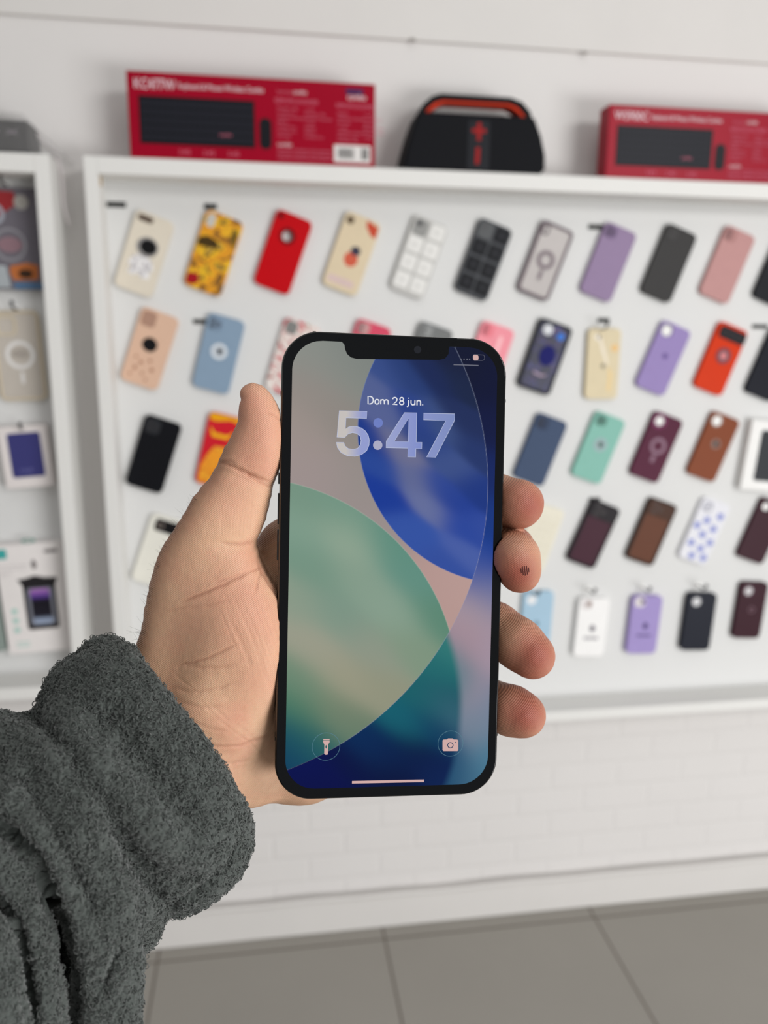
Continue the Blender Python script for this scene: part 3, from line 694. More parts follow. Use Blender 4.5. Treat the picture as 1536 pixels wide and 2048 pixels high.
# small wires and clips poking out under the upper cladding
for i, (px, py) in enumerate(((826, 80), (1170, 106))):
    q = at(px, py, YW - .012); bm = bmesh.new()
    bmesh.ops.create_icosphere(bm, subdivisions=2, radius=.004, matrix=Matrix.Translation(q) @ Matrix.Diagonal((1.4, .8, .8, 1)))
    tag(bm_obj('wall_clip', bm, mat('grey_clip', (142, 136, 130)), None, True), ('small grey clip under the upper trim above the speaker', 'small grey clip under the upper trim above the right red box')[i], 'clip')
# ------------------------------------------------------------------ the held phone: pose solved from its outline
PR = np.array([[0.9912, -0.0207, -0.1304], [0.0169, 0.9994, -0.0299], [0.131, 0.0274, 0.991]])
PT_ = np.array([2.5746, 17.7022, 252.7222])            # mm, camera frame (right, down, forward)
def cam2world(v): return v[0] * CR[0] + v[1] * CR[1] + v[2] * CR[2]
PM = Matrix.Identity(4)
ax = [cam2world(PR[:, 0]), cam2world(-PR[:, 1]), cam2world(-PR[:, 2])]
pos = CAMPOS + cam2world(PT_) * 0.001
for i in range(3):
    for j in range(3): PM[i][j] = ax[j][i]
    PM[i][3] = pos[i]
AX = np.array([PR[:, 0], -PR[:, 1], -PR[:, 2]])         # rows: local x, y, z axes in the camera frame
def Q(px, py, z=0.0):
    """photo direction -> point on the plane at height z (mm) above the phone's glass, in phone-local mm"""
    d = np.array([(px - 768) / F_PX, (py - 1024) / F_PX, 1.0])
    s = (z + AX[2] @ PT_) / (AX[2] @ d)
    return AX @ (d * s - PT_)
def project(Pm):
    """phone-local mm (N,3) -> photo pixels"""
    Xc = Pm @ AX + PT_
    return np.stack([F_PX * Xc[:, 0] / Xc[:, 2] + 768, F_PX * Xc[:, 1] / Xc[:, 2] + 1024], 1)
def Q2d(pts, z=0.0): return [tuple(Q(x, y, z)[:2]) for x, y in pts]

phone = empty('smartphone'); phone.matrix_world = PM
tag(phone, 'dark framed smartphone held upright, lit lock screen reading 5:47', 'smartphone')
def PL(nm, plates, m, parent=phone, smooth=False):
    o = plates_obj(nm, plates, m, None, upright=False, smooth=smooth); o.parent = parent; return o
PWID, PHEI, PTH = 71.5, 146.7, 7.4
M_STEEL = mat('graphite_steel', (92, 92, 90), .16, metal=1.0, var=.08, scale=300)
M_GLASS = mat('black_bezel_glass', (9, 11, 14), .08, spec=.22)
PL('frame', [([rrect(PWID, PHEI, 11.6, 14)], -PTH, -0.25, .9)], M_STEEL)
PL('back_glass', [([rrect(PWID - 1.6, PHEI - 1.6, 10.9, 12)], -PTH - .15, -PTH + .5, .1)], mat('graphite_back_glass', (40, 42, 44), .3))
PL('camera_bump', [([rrect(30, 31, 7, 8, 17, 54)], -PTH - 1.6, -PTH, .5)], mat('camera_bump_glass', (34, 36, 38), .2))
for (x, y) in ((24, 61), (24, 47), (10, 54)): PL('rear_lens', [([circ(x, y, 6.2, 28)], -PTH - 2.8, -PTH - 1.5, .3)], M_LENS)
PL('front_glass', [([rrect(PWID - .9, PHEI - .9, 11.2, 14)], -.45, 0.0, .22)], M_GLASS, smooth=False)
# side buttons and antenna breaks
M_BTN = mat('button_steel', (70, 70, 70), .25, metal=1.0)
for (ya, yb_) in ((945, 968), (986, 1048), (1058, 1120)):
    a = Q(556, ya, -3.7)[1]; b_ = Q(556, yb_, -3.7)[1]
    bm = bmesh.new(); add_box(bm, -PWID / 2 - .45, -PWID / 2 + .3, b_, a, -5.0, -2.4, .2)
    for v in bm.verts: v.co *= .001
    bm_obj('side_button', bm, M_BTN, phone)
bm = bmesh.new(); add_box(bm, PWID / 2 - .3, PWID / 2 + .4, 14, 30, -5.0, -2.4, .2)
for v in bm.verts: v.co *= .001
bm_obj('side_button', bm, M_BTN, phone)
M_ANT = mat('antenna_line', (34, 34, 34), .5)
for (x, y) in ((-1, 54), (-1, -54), (1, 54), (1, -54)):
    bm = bmesh.new(); add_box(bm, x * (PWID / 2) - .12, x * (PWID / 2) + .12, y - .5, y + .5, -PTH + .9, -1.0)
    for v in bm.verts: v.co *= .001
    bm_obj('antenna_line', bm, M_ANT, phone)
for x in (-25.8, 24.5):
    bm = bmesh.new(); add_box(bm, x - .5, x + .5, PHEI / 2 - .12, PHEI / 2 + .02, -PTH + .9, -1.0)
    for v in bm.verts: v.co *= .001
    bm_obj('antenna_line', bm, M_ANT, phone)

# display: wallpaper with a slight room reflection mixed into its colours, one colour value per mesh vertex
def fit_circle(pts):
    p = np.array(pts); A = np.c_[2 * p, np.ones(len(p))]; b = (p ** 2).sum(1)
    c = np.linalg.lstsq(A, b, rcond=None)[0]; return c[0], c[1], math.sqrt(c[2] + c[0] ** 2 + c[1] ** 2)
C_BIG = fit_circle(Q2d([(905, 697), (951, 775), (972, 880), (968, 1030), (943, 1158), (900, 1260), (830, 1365), (757, 1437), (683, 1485)]))
C_BLUE = fit_circle(Q2d([(750, 718), (724, 790), (716, 860), (738, 975), (792, 1068), (870, 1130), (943, 1158)]))
C_GRN = fit_circle(Q2d([(585, 968), (650, 985), (745, 1040), (820, 1115), (875, 1200), (900, 1262)]))
dx0, dy0 = Q(583.5, 1100)[0], None
DL, DR = Q(584.5, 736)[0], Q(993.5, 790)[0]
DT, DB = Q(640, 681.5)[1], Q(700, 1575)[1]
DW, DH = DR - DL, DT - DB; DCX, DCY = (DL + DR) / 2, (DT + DB) / 2
CP = {  # colours seen in each zone of the wallpaper: (photo x, photo y): sRGB
 'grey': {(600, 700): (142, 146, 140), (690, 740): (138, 142, 136), (620, 780): (150, 142, 136), (600, 850): (160, 148, 142), (690, 850): (144, 138, 132), (640, 930): (162, 148, 146), (720, 960): (152, 144, 140), (780, 1050): (158, 146, 144), (860, 1160): (184, 152, 146), (920, 1180): (190, 158, 152), (880, 1230): (186, 154, 148), (735, 720): (128, 134, 130)},
 'blue': {(760, 730): (58, 80, 140), (800, 740): (40, 62, 118), (740, 780): (84, 98, 148), (860, 740): (28, 42, 86), (920, 760): (28, 40, 72), (900, 720): (24, 32, 62), (760, 820): (88, 100, 150), (830, 830): (42, 66, 138), (740, 880): (24, 56, 138), (880, 850): (60, 80, 130), (930, 850): (34, 48, 92), (800, 900): (112, 114, 146), (760, 930): (40, 72, 152), (850, 880): (40, 64, 130), (900, 930): (64, 84, 140), (950, 900): (38, 56, 108), (830, 960): (100, 108, 150), (770, 990): (24, 58, 150), (880, 980): (52, 76, 150), (950, 980): (30, 56, 130), (860, 1010): (104, 114, 160), (830, 1060): (52, 84, 166), (920, 1050): (40, 70, 158), (900, 1000): (28, 58, 146), (930, 1110): (74, 96, 168), (900, 1130): (52, 80, 160), (960, 1060): (50, 76, 158)},
 'green': {(600, 990): (120, 150, 132), (680, 1020): (116, 152, 134), (600, 1060): (130, 160, 142), (700, 1080): (150, 170, 150), (780, 1090): (96, 144, 128), (620, 1130): (118, 150, 132), (720, 1160): (136, 160, 142), (820, 1150): (100, 146, 132), (590, 1200): (142, 158, 140), (680, 1230): (126, 152, 136), (780, 1220): (140, 164, 146), (880, 1240): (94, 138, 118), (620, 1290): (160, 160, 142), (740, 1300): (146, 154, 138), (830, 1300): (130, 152, 130), (600, 1360): (112, 140, 118), (690, 1360): (158, 156, 134), (770, 1380): (148, 150, 128), (600, 1420): (72, 122, 100), (680, 1430): (128, 138, 114), (590, 1480): (24, 86, 98), (640, 1490): (40, 100, 98), (590, 1510): (8, 60, 96), (700, 1455): (92, 122, 104)},
 'out': {(950, 700): (18, 24, 50), (980, 760): (16, 22, 54), (985, 860): (18, 26, 66), (982, 950): (22, 40, 100), (980, 1040): (24, 56, 130), (972, 1120): (22, 62, 150), (960, 1150): (60, 86, 160), (970, 1180): (126, 128, 162), (955, 1220): (168, 150, 160), (945, 1290): (168, 142, 154), (975, 1300): (166, 148, 164), (955, 1380): (150, 140, 156), (975, 1420): (116, 134, 156), (950, 1460): (120, 134, 152), (970, 1520): (74, 124, 150), (940, 1545): (62, 104, 132), (895, 1290): (50, 122, 120), (880, 1340): (34, 108, 112), (850, 1400): (24, 98, 106), (905, 1400): (20, 84, 98), (800, 1440): (18, 96, 112), (880, 1460): (6, 56, 94), (740, 1490): (2, 46, 92), (840, 1510): (0, 20, 66), (780, 1540): (0, 13, 58), (700, 1530): (0, 14, 66), (880, 1550): (6, 34, 84), (640, 1550): (1, 11, 78), (600, 1530): (0, 14, 82), (910, 1530): (30, 76, 112), (925, 1350): (98, 128, 140), (915, 1430): (64, 106, 126), (640, 1575): (1, 8, 66), (770, 1500): (0, 30, 78)},
}
def field(X, Y, cps, sig=7.5, el=(1.25, .8), dr=(.8, .6)):
    P_ = np.array([Q(x, y)[:2] for x, y in cps]); Cc = np.array([[lin(v) for v in c] for c in cps.values()])
    num = 0; den = 1e-12
    # streaks run diagonally: stretch the kernel along them
    for (px, py), c in zip(P_, Cc):
        dx, dy = X - px, Y - py
        u = (dx * dr[0] - dy * dr[1]); v = (dx * dr[1] + dy * dr[0])
        w = np.exp(-((u / (sig * el[0])) ** 2 + (v / (sig * el[1])) ** 2)) + 1e-7 / (1 + dx * dx + dy * dy)
        num = num + w[..., None] * c; den = den + w
    return num / den[..., None]
def ss(e0, e1, x): t = np.clip((x - e0) / (e1 - e0), 0, 1); return t * t * (3 - 2 * t)
nx, ny = 330, 700
out = np.array(rrect(DW, DH, 9.3, 16, DCX, DCY))
gx = np.linspace(DL, DR, nx + 1); gy = np.linspace(DB, DT, ny + 1)
X, Y = np.meshgrid(gx, gy)
# pull the grid in to the rounded corners row by row
Rc = 9.3
for j, y in enumerate(gy):
    e = max(0, (DB + Rc) - y, y - (DT - Rc)); ins = Rc - math.sqrt(max(0, Rc * Rc - e * e))
    X[j] = np.linspace(DL + ins, DR - ins, nx + 1)
aa = .09
def inside(c): return 1 - ss(-aa, aa, np.hypot(X - c[0], Y - c[1]) - c[2])
big, blu, grn = inside(C_BIG), inside(C_BLUE), inside(C_GRN)
C_TEAL = fit_circle(Q2d([(893, 1262), (912, 1330), (922, 1400), (918, 1470), (900, 1545)]))
in_t = {k: v for k, v in CP['out'].items() if np.hypot(*(Q(*k)[:2] - np.array(C_TEAL[:2]))) < C_TEAL[2] and k[1] > 1250}
ex_t = {k: v for k, v in CP['out'].items() if k not in in_t}
tm = (1 - ss(-1.7, 1.7, np.hypot(X - C_TEAL[0], Y - C_TEAL[1]) - C_TEAL[2]))[..., None] * (Y < Q(900, 1200)[1])[..., None]
colr = field(X, Y, ex_t, 6.0, (1.25, .8), (.1, .995)) * (1 - tm) + field(X, Y, in_t, 6.5, (1.4, .8)) * tm
gi = field(X, Y, CP['grey'], 9); 
colr = colr * (1 - big[..., None]) + gi * big[..., None]
m_ = (big * blu)[..., None]; colr = colr * (1 - m_) + field(X, Y, CP['blue'], 4.3, (1.6, .72)) * m_
m_ = (big * grn)[..., None]; colr = colr * (1 - m_) + field(X, Y, CP['green'], 7.0, (1.5, .85)) * m_
# fine rims where the shapes end
def rim(c, w, mask): return np.exp(-(((np.hypot(X - c[0], Y - c[1]) - c[2]) / w) ** 2)) * mask
r1 = rim(C_BIG, .10, 1.0)[..., None] * .38 * np.clip((X + 22) / 12, 0, 1)[..., None]; colr = colr * (1 - r1) + np.array([lin(150), lin(160), lin(190)]) * r1
r2 = rim(C_GRN, .12, big)[..., None] * .45; colr = colr * (1 - r2) + np.array([lin(178), lin(190), lin(176)]) * r2
r3 = rim(C_BLUE, .10, big)[..., None] * .5; colr = colr * (1 - r3) + np.array([lin(90), lin(120), lin(190)]) * r3
# second, lower disc just visible through the dark blue
C_LOW = fit_circle(Q2d([(583, 1527), (640, 1512), (690, 1482)]))
vs = np.stack([X.ravel() * .001, Y.ravel() * .001, np.full(X.size, .00004)], 1)
idx = np.arange((nx + 1) * (ny + 1)).reshape(ny + 1, nx + 1)
fs = np.stack([idx[:-1, :-1], idx[:-1, 1:], idx[1:, 1:], idx[1:, :-1]], -1).reshape(-1, 4)
me = bpy.data.meshes.new('display'); me.from_pydata(vs.tolist(), [], fs.tolist()); me.update()
ca = me.color_attributes.new('wallpaper', 'FLOAT_COLOR', 'POINT')
ca.data.foreach_set('color', np.c_[colr.reshape(-1, 3), np.ones(X.size)].ravel().astype('f'))
disp = bpy.data.objects.new('display', me); COL.objects.link(disp); disp.parent = phone
dm = bpy.data.materials.new('lit_screen'); dm.use_nodes = True; nt = dm.node_tree; b = nt.nodes['Principled BSDF']
b.inputs['Base Color'].default_value = (.003, .003, .003, 1); b.inputs['Roughness'].default_value = .1; b.inputs['Specular IOR Level'].default_value = .06
an = nt.nodes.new('ShaderNodeVertexColor'); an.layer_name = 'wallpaper'
nt.links.new(an.outputs['Color'], b.inputs['Emission Color']); b.inputs['Emission Strength'].default_value = SCREEN
me.materials.append(dm)
disp['label'] = 'lit display with overlapping green and blue discs'

def DP(nm, plates, m): return PL(nm, plates, m, disp)
zz = (.05, .075)
# notch with speaker slot and camera
M_NOTCH = mat('notch_glass', (9, 11, 14), .08, spec=.22)
nt_pts = [(676, 676), (684, 684), (689, 690), (690, 698), (694, 708), (702, 715), (714, 718), (878, 720), (890, 717), (897, 708), (898, 696), (902, 688), (914, 682), (914, 676)]
DP('notch', [([Q2d(nt_pts)], .045, .08, 0)], M_NOTCH)
DP('earpiece_slot', [([Q2d([(775, 693), (812, 694.5), (816, 698), (814, 703), (775, 701.5), (771, 698)])], .08, .11, 0)], mat('earpiece_mesh', (2, 4, 8), .6))
c_ = Q(835, 699.5); DP('front_camera', [([circ(c_[0], c_[1], 1.15, 28)], .08, .11, 0)], mat('front_lens', (34, 36, 42), .2))
# clock
zx = lambda L_: Q2d([(640 + x / 4.8, 760 + y / 4.8) for x, y in L_])
five = [(185, 295), (452, 302), (448, 368), (250, 363), (243, 470), (275, 452), (310, 445), (345, 446), (395, 460), (435, 490), (462, 530), (473, 575), (470, 625), (448, 678), (400, 715), (335, 733), (262, 727), (203, 698), (168, 650), (156, 598), (228, 600), (240, 633), (270, 658), (318, 668), (362, 655), (388, 622), (395, 582), (385, 540), (352, 512), (310, 505), (270, 517), (236, 552), (163, 549)]
four = [(812, 313), (928, 315), (923, 597), (978, 599), (976, 660), (920, 658), (918, 740), (841, 738), (843, 654), (633, 650), (636, 588)]
four_h = [(850, 365), (712, 589), (846, 594)]
seven = [(994, 319), (1292, 326), (1291, 388), (1108, 743), (1024, 740), (1208, 390), (993, 382)]
clock_g = DP('clock_colon', [([zx(circ(558, 411, 46))], *zz, 0)], emat('colon_glow', (112, 130, 200), SCREEN))
DP('clock_colon', [([zx(circ(554, 626, 45))], *zz, 0)], emat('colon_glow_pale', (176, 176, 202), SCREEN))
def digit(nm, loops, cA, cB, x0, x1):
    o = DP(nm, [([zx(l) for l in loops], *zz, 0)], None)
    m = emat(nm + '_glow', cA, SCREEN); nt = m.node_tree; b = nt.nodes['Principled BSDF']
    tc = nt.nodes.new('ShaderNodeTexCoord'); sp = nt.nodes.new('ShaderNodeSeparateXYZ'); mr = nt.nodes.new('ShaderNodeMapRange')
    mr.inputs['From Min'].default_value = zx([(x0, 500)])[0][0] * .001; mr.inputs['From Max'].default_value = zx([(x1, 500)])[0][0] * .001
    mx = nt.nodes.new('ShaderNodeMix'); mx.data_type = 'RGBA'; mx.inputs[6].default_value = rgb(cA); mx.inputs[7].default_value = rgb(cB)
    nt.links.new(tc.outputs['Object'], sp.inputs[0]); nt.links.new(sp.outputs['X'], mr.inputs[0]); nt.links.new(mr.outputs[0], mx.inputs[0]); nt.links.new(mx.outputs[2], b.inputs['Emission Color'])
    o.data.materials.append(m)
    DP(nm + '_edge', stroke_plates([zx(l) + [zx(l)[0]] for l in loops], .16, .07, .085), emat('digit_edge_glow', (188, 196, 224), SCREEN))
    return o
digit('clock_digit', [five], (202, 196, 192), (150, 160, 212), 250, 400)
digit('clock_digit', [four, four_h], (160, 168, 212), (132, 146, 208), 640, 960)
digit('clock_digit', [seven], (128, 144, 196), (140, 152, 206), 1290, 1000)
# date
def arc(cx, cy, rx, ry, a0, a1, n=14): return [(cx + rx * math.cos(math.radians(a0 + (a1 - a0) * k / n)), cy + ry * math.sin(math.radians(a0 + (a1 - a0) * k / n))) for k in range(n + 1)]
date = [[(461, 159), (482, 159)] + arc(480, 194, 31, 35, -80, 80) + [(480, 229), (461, 229), (461, 159)],
        arc(547, 209, 20, 23, 0, 360, 22), [(583, 233), (583, 187)], [(583, 202)] + arc(600, 206, 17, 17, -160, -10) + [(618, 233)], [(618, 204)] + arc(636, 208, 18, 18, -160, -10) + [(655, 236)],
        arc(718, 188, 21, 20, -170, 20) + [(728, 212), (698, 234), (742, 236)],
        arc(784, 185, 17, 17, 0, 360, 20), arc(784, 219, 20, 18, 0, 360, 20),
        [(850, 192), (849, 240)] + arc(838, 240, 11, 13, 0, 110, 8), [(850, 171), (850, 179)],
        [(874, 193), (873, 218)] + arc(892, 220, 18, 19, 180, 10, 12), [(911, 194), (910, 242)],
        [(931, 243), (931, 197)], [(931, 212)] + arc(948, 214, 17, 17, -170, -10) + [(965, 244)], [(985, 234), (985, 243)]]
DP('date_lettering', stroke_plates([Q2d([(640 + x / 4.8, 760 + y / 4.8) for x, y in s]) for s in date], .36, *zz), emat('date_glow', (232, 234, 240), SCREEN))
# status bar
PINK = emat('icon_glow', (214, 176, 172), SCREEN); FAINT = emat('faint_line_glow', (110, 112, 126), SCREEN)
bt = lambda L_: Q2d(L_)
DP('battery_outline', stroke_plates([bt([(948, 709), (967, 710), (969, 713), (969, 718), (966, 721), (948, 721), (946, 718), (946, 712), (948, 709)])], .12, *zz), FAINT)
DP('battery_level', [([bt([(947, 710), (955, 710), (957, 713), (957, 718), (955, 721), (948, 721), (946, 718), (946, 712)])], *zz, 0)], PINK)
DP('status_line', stroke_plates([bt([(907, 729.5), (957, 731)])], .3, *zz), FAINT)
DP('signal_dots', [([circ(*Q(x, 718.5)[:2], .22, 10)], *zz, 0) for x in (922, 928, 934, 939)], FAINT)
# bottom buttons
DISC = emat('button_disc_glow', (12, 62, 96), SCREEN); DISC2 = emat('button_disc_glow', (8, 34, 86), SCREEN); RIMG = emat('button_rim_glow', (88, 130, 146), SCREEN)
for (cx, cy, r_, m1, nm) in ((652, 1493, 28, DISC, 'torch_button'), (901, 1487, 26.5, DISC2, 'camera_button')):
    c_ = Q(cx, cy); k = r_ / 6.35
    DP(nm + '_rim', [([circ(c_[0], c_[1], k, 44), circ(c_[0], c_[1], k - .13, 44)], .05, .06, 0)], RIMG)
z4 = lambda L_: Q2d([(540 + x / 3.072, 1380 + y / 3.072) for x, y in L_])
DP('torch_icon', [([z4([(327, 301), (366, 301), (366, 308), (327, 308)])], .055, .08, 0),
                  ([z4([(326, 312), (367, 312), (366, 321), (357, 334), (356, 390), (352, 397), (337, 397), (333, 390), (334, 334), (327, 321)]), z4(circ(345, 349, 5, 14, 11))], .055, .08, 0)], PINK)
DP('camera_icon', [([z4([(1066, 304), (1088, 303), (1093, 297), (1122, 297), (1128, 303), (1150, 304), (1157, 310), (1157, 369), (1151, 375), (1066, 375), (1060, 369), (1060, 310)]), z4(circ(1108, 339, 19)), z4(circ(1141, 322, 4, 10))], .055, .08, 0),
                   ([z4(circ(1108, 339, 14))], .055, .08, 0)], PINK)
DP('home_indicator', stroke_plates([bt([(704, 1564.5), (848, 1561.5)])], .8, *zz), PINK)

# ------------------------------------------------------------------ implicit surfaces -> meshes
def smin(a, b, k):
    h = np.clip(0.5 + 0.5 * (b - a) / k, 0, 1); return b * (1 - h) + a * h - k * h * (1 - h)
class Vol:
    def __init__(s, lo, hi, h):
        s.lo = np.array(lo, float); s.h = h; s.n = (np.ceil((np.array(hi) - s.lo) / h)).astype(int) + 1
        s.F = np.full(s.n, 30.0, np.float32)
        s.ax = [s.lo[i] + h * np.arange(s.n[i]) for i in range(3)]
    def region(s, a, b):
        i0 = np.clip(((np.array(a) - s.lo) / s.h).astype(int), 0, s.n - 1); i1 = np.clip(((np.array(b) - s.lo) / s.h).astype(int) + 2, 1, s.n)
        sl = tuple(slice(i0[i], i1[i]) for i in range(3))
        return sl, s.ax[0][sl[0]][:, None, None], s.ax[1][sl[1]][None, :, None], s.ax[2][sl[2]][None, None, :]
    def cone(s, a, b, ra, rb, k=3.0):
        a, b = np.array(a, float), np.array(b, float); m = max(ra, rb) + k + 4
        sl, x, y, z = s.region(np.minimum(a, b) - m, np.maximum(a, b) + m)
        d = b - a; L2 = max(d @ d, 1e-9)
        t = np.clip(((x - a[0]) * d[0] + (y - a[1]) * d[1] + (z - a[2]) * d[2]) / L2, 0, 1)
        dist = np.sqrt((x - a[0] - t * d[0]) ** 2 + (y - a[1] - t * d[1]) ** 2 + (z - a[2] - t * d[2]) ** 2) - (ra + t * (rb - ra))
        s.F[sl] = smin(s.F[sl], dist.astype(np.float32), k)
    def chain(s, pts, k=3.0, ki=.6):
        P_ = np.array([p[:3] for p in pts]); m = max(p[3] for p in pts) + k + 5
        sl, x, y, z = s.region(P_.min(0) - m, P_.max(0) + m); D = None
        for p, q in zip(pts[:-1], pts[1:]):
            a, b = np.array(p[:3], float), np.array(q[:3], float); d = b - a; L2 = max(d @ d, 1e-9)
            t = np.clip(((x - a[0]) * d[0] + (y - a[1]) * d[1] + (z - a[2]) * d[2]) / L2, 0, 1)
            dist = (np.sqrt((x - a[0] - t * d[0]) ** 2 + (y - a[1] - t * d[1]) ** 2 + (z - a[2] - t * d[2]) ** 2) - (p[3] + t * (q[3] - p[3]))).astype(np.float32)
            D = dist if D is None else smin(D, dist, ki)
        s.F[sl] = smin(s.F[sl], D, k)
    def ellipsoid(s, c, r, k=4.0, rot=0):
        c = np.array(c, float); r = np.array(r, float); m = max(r) + k + 4
        sl, x, y, z = s.region(c - m, c + m); x, y, z = x - c[0], y - c[1], z - c[2]
        ca_, sa_ = math.cos(rot), math.sin(rot); x, y = x * ca_ + y * sa_, -x * sa_ + y * ca_
        k0 = np.sqrt((x / r[0]) ** 2 + (y / r[1]) ** 2 + (z / r[2]) ** 2); k1 = np.sqrt((x / r[0] ** 2) ** 2 + (y / r[1] ** 2) ** 2 + (z / r[2] ** 2) ** 2) + 1e-9
        s.F[sl] = smin(s.F[sl], (k0 * (k0 - 1) / k1).astype(np.float32), k)
def surface_nets(V):
    F = V.F; n = np.array(F.shape); S = F < 0
    c = np.zeros(n - 1, np.int8)
    for i in (0, 1):
        for j in (0, 1):
            for k in (0, 1): c += S[i:n[0] - 1 + i, j:n[1] - 1 + j, k:n[2] - 1 + k]
    act = (c > 0) & (c < 8); ids = np.full(act.shape, -1, np.int64); cells = np.argwhere(act); ids[act] = np.arange(len(cells))
    acc = np.zeros((len(cells), 3)); cnt = np.zeros(len(cells))
    corners = [(0, 0, 0), (1, 0, 0), (0, 1, 0), (1, 1, 0), (0, 0, 1), (1, 0, 1), (0, 1, 1), (1, 1, 1)]
    val = {q: F[cells[:, 0] + q[0], cells[:, 1] + q[1], cells[:, 2] + q[2]] for q in corners}
    for a in corners:
        for d in range(3):
            if a[d]: continue
            b = list(a); b[d] = 1; b = tuple(b); fa, fb = val[a], val[b]; m = (fa < 0) != (fb < 0)
            t = np.where(m, fa / np.where(m, fa - fb, 1), 0)
            pt = np.array(a, float)[None] + np.zeros((len(cells), 3)); pt[:, d] = t
            acc[m] += pt[m]; cnt[m] += 1
    Vv = (cells + acc / cnt[:, None]) * V.h + V.lo
    quads = []
    for d in range(3):
        e1, e2 = [(1, 2), (2, 0), (0, 1)][d]
        sl0 = [slice(None)] * 3; sl1 = [slice(None)] * 3; sl0[d] = slice(0, n[d] - 1); sl1[d] = slice(1, n[d])
        E = S[tuple(sl0)] != S[tuple(sl1)]; pts = np.argwhere(E)
        ok = (pts[:, e1] > 0) & (pts[:, e2] > 0) & (pts[:, e1] < n[e1] - 1) & (pts[:, e2] < n[e2] - 1); pts = pts[ok]
        s0 = S[tuple(pts.T)]
        def g(o1, o2):
            q = pts.copy(); q[:, e1] += o1; q[:, e2] += o2; return ids[tuple(q.T)]
        qd = np.stack([g(-1, -1), g(0, -1), g(0, 0), g(-1, 0)], 1)
        qd[~s0] = qd[~s0][:, ::-1]; quads.append(qd)
    return Vv, np.concatenate(quads)
def subdivide(Vv, Q4, smooth=3):
    me = bpy.data.meshes.new('t'); me.from_pydata(Vv.tolist(), [], Q4.tolist()); o = bpy.data.objects.new('t', me); COL.objects.link(o)
    if smooth:
        s = o.modifiers.new('s', 'SMOOTH'); s.factor = .5; s.iterations = smooth
    m = o.modifiers.new('d', 'SUBSURF'); m.levels = 1; m.render_levels = 1
    me2 = bpy.data.meshes.new_from_object(o.evaluated_get(bpy.context.evaluated_depsgraph_get())); bpy.data.objects.remove(o); return me2
def get_vn(me):
    n = len(me.vertices); co = np.empty(n * 3, 'f'); me.vertices.foreach_get('co', co)
    nn = np.empty(n * 3, 'f'); me.vertex_normals.foreach_get('vector', nn); return co.reshape(-1, 3).astype(float), nn.reshape(-1, 3).astype(float)

# ------------------------------------------------------------------ hand
VH = Vol((-92, -112, -52), (58, 64, 30), HAND_H)
outline = [(506, 766), (524.5, 769.7), (537, 781), (549, 799), (559, 819), (565, 851), (566.5, 888), (564, 913), (556.7, 940), (548, 961), (544.8, 972.6), (540.6, 1002), (532, 1037), (519.6, 1066), (512, 1084), (515, 1100), (524, 1128), (536, 1150), (549, 1168), (559, 1188), (564, 1212), (566, 1250), (564, 1304), (559, 1359), (554, 1413), (553, 1470), (560, 1530), (590, 1575), (560, 1590), (528, 1602), (506, 1609), (487, 1609.5), (440, 1640), (330, 1690), (200, 1560), (180, 1420), (257.4, 1315), (271, 1293), (284.8, 1260), (290, 1227.5), (295.7, 1192.7), (301.8, 1160.6), (311.7, 1128.4), (321.6, 1101), (336.5, 1076.5), (351.3, 1054), (368.6, 1027), (386, 997), (403, 975), (420.6, 955), (435, 930.5), (438, 922), (447.8, 898), (462.6, 873.6), (476, 849), (478.7, 821.6), (483.5, 800), (480.5, 787), (484, 775), (493, 768)]
ZCP = {(510, 790): -3, (505, 870): -4, (480, 950): -6, (430, 1030): -8, (520, 1050): -10, (380, 1150): -12, (470, 1150): -9, (545, 1180): -8, (550, 1260): -3, (450, 1280): -8, (340, 1250): -16, (550, 1350): -6, (430, 1400): -9, (300, 1350): -16, (545, 1430): -13, (480, 1500): -15, (550, 1560): -26, (500, 1600): -23, (380, 1530): -13, (300, 1550): -12, (220, 1450): -14}
def zc_of(px, py):
    P_ = np.array(list(ZCP)); z = np.array(list(ZCP.values()), float); num = 0; den = 1e-9
    for (a, b), zv in zip(P_, z):
        w = np.exp(-(((px - a) ** 2 + (py - b) ** 2) / 78.0 ** 2)) + 1e-5 / (1 + ((px - a) ** 2 + (py - b) ** 2) / 1e4); num = num + w * zv; den = den + w
    return num / den
poly = np.array([Q(x, y, float(zc_of(np.array(float(x)), np.array(float(y)))))[:2] for x, y in outline])
xx, yy = VH.ax[0][:, None], VH.ax[1][None, :]
ins = np.zeros((VH.n[0], VH.n[1]), bool); dist = np.full(ins.shape, 1e9)
for i in range(len(poly)):
    a, b = poly[i - 1], poly[i]; d = b - a
    t = np.clip(((xx - a[0]) * d[0] + (yy - a[1]) * d[1]) / max(d @ d, 1e-9), 0, 1)
    dist = np.minimum(dist, (xx - a[0] - t * d[0]) ** 2 + (yy - a[1] - t * d[1]) ** 2)
    cond = ((a[1] > yy) != (b[1] > yy)) & (xx < (b[0] - a[0]) * (yy - a[1]) / (b[1] - a[1] + 1e-12) + a[0]); ins ^= cond
dist = np.sqrt(dist); sd = np.where(ins, dist, -dist)
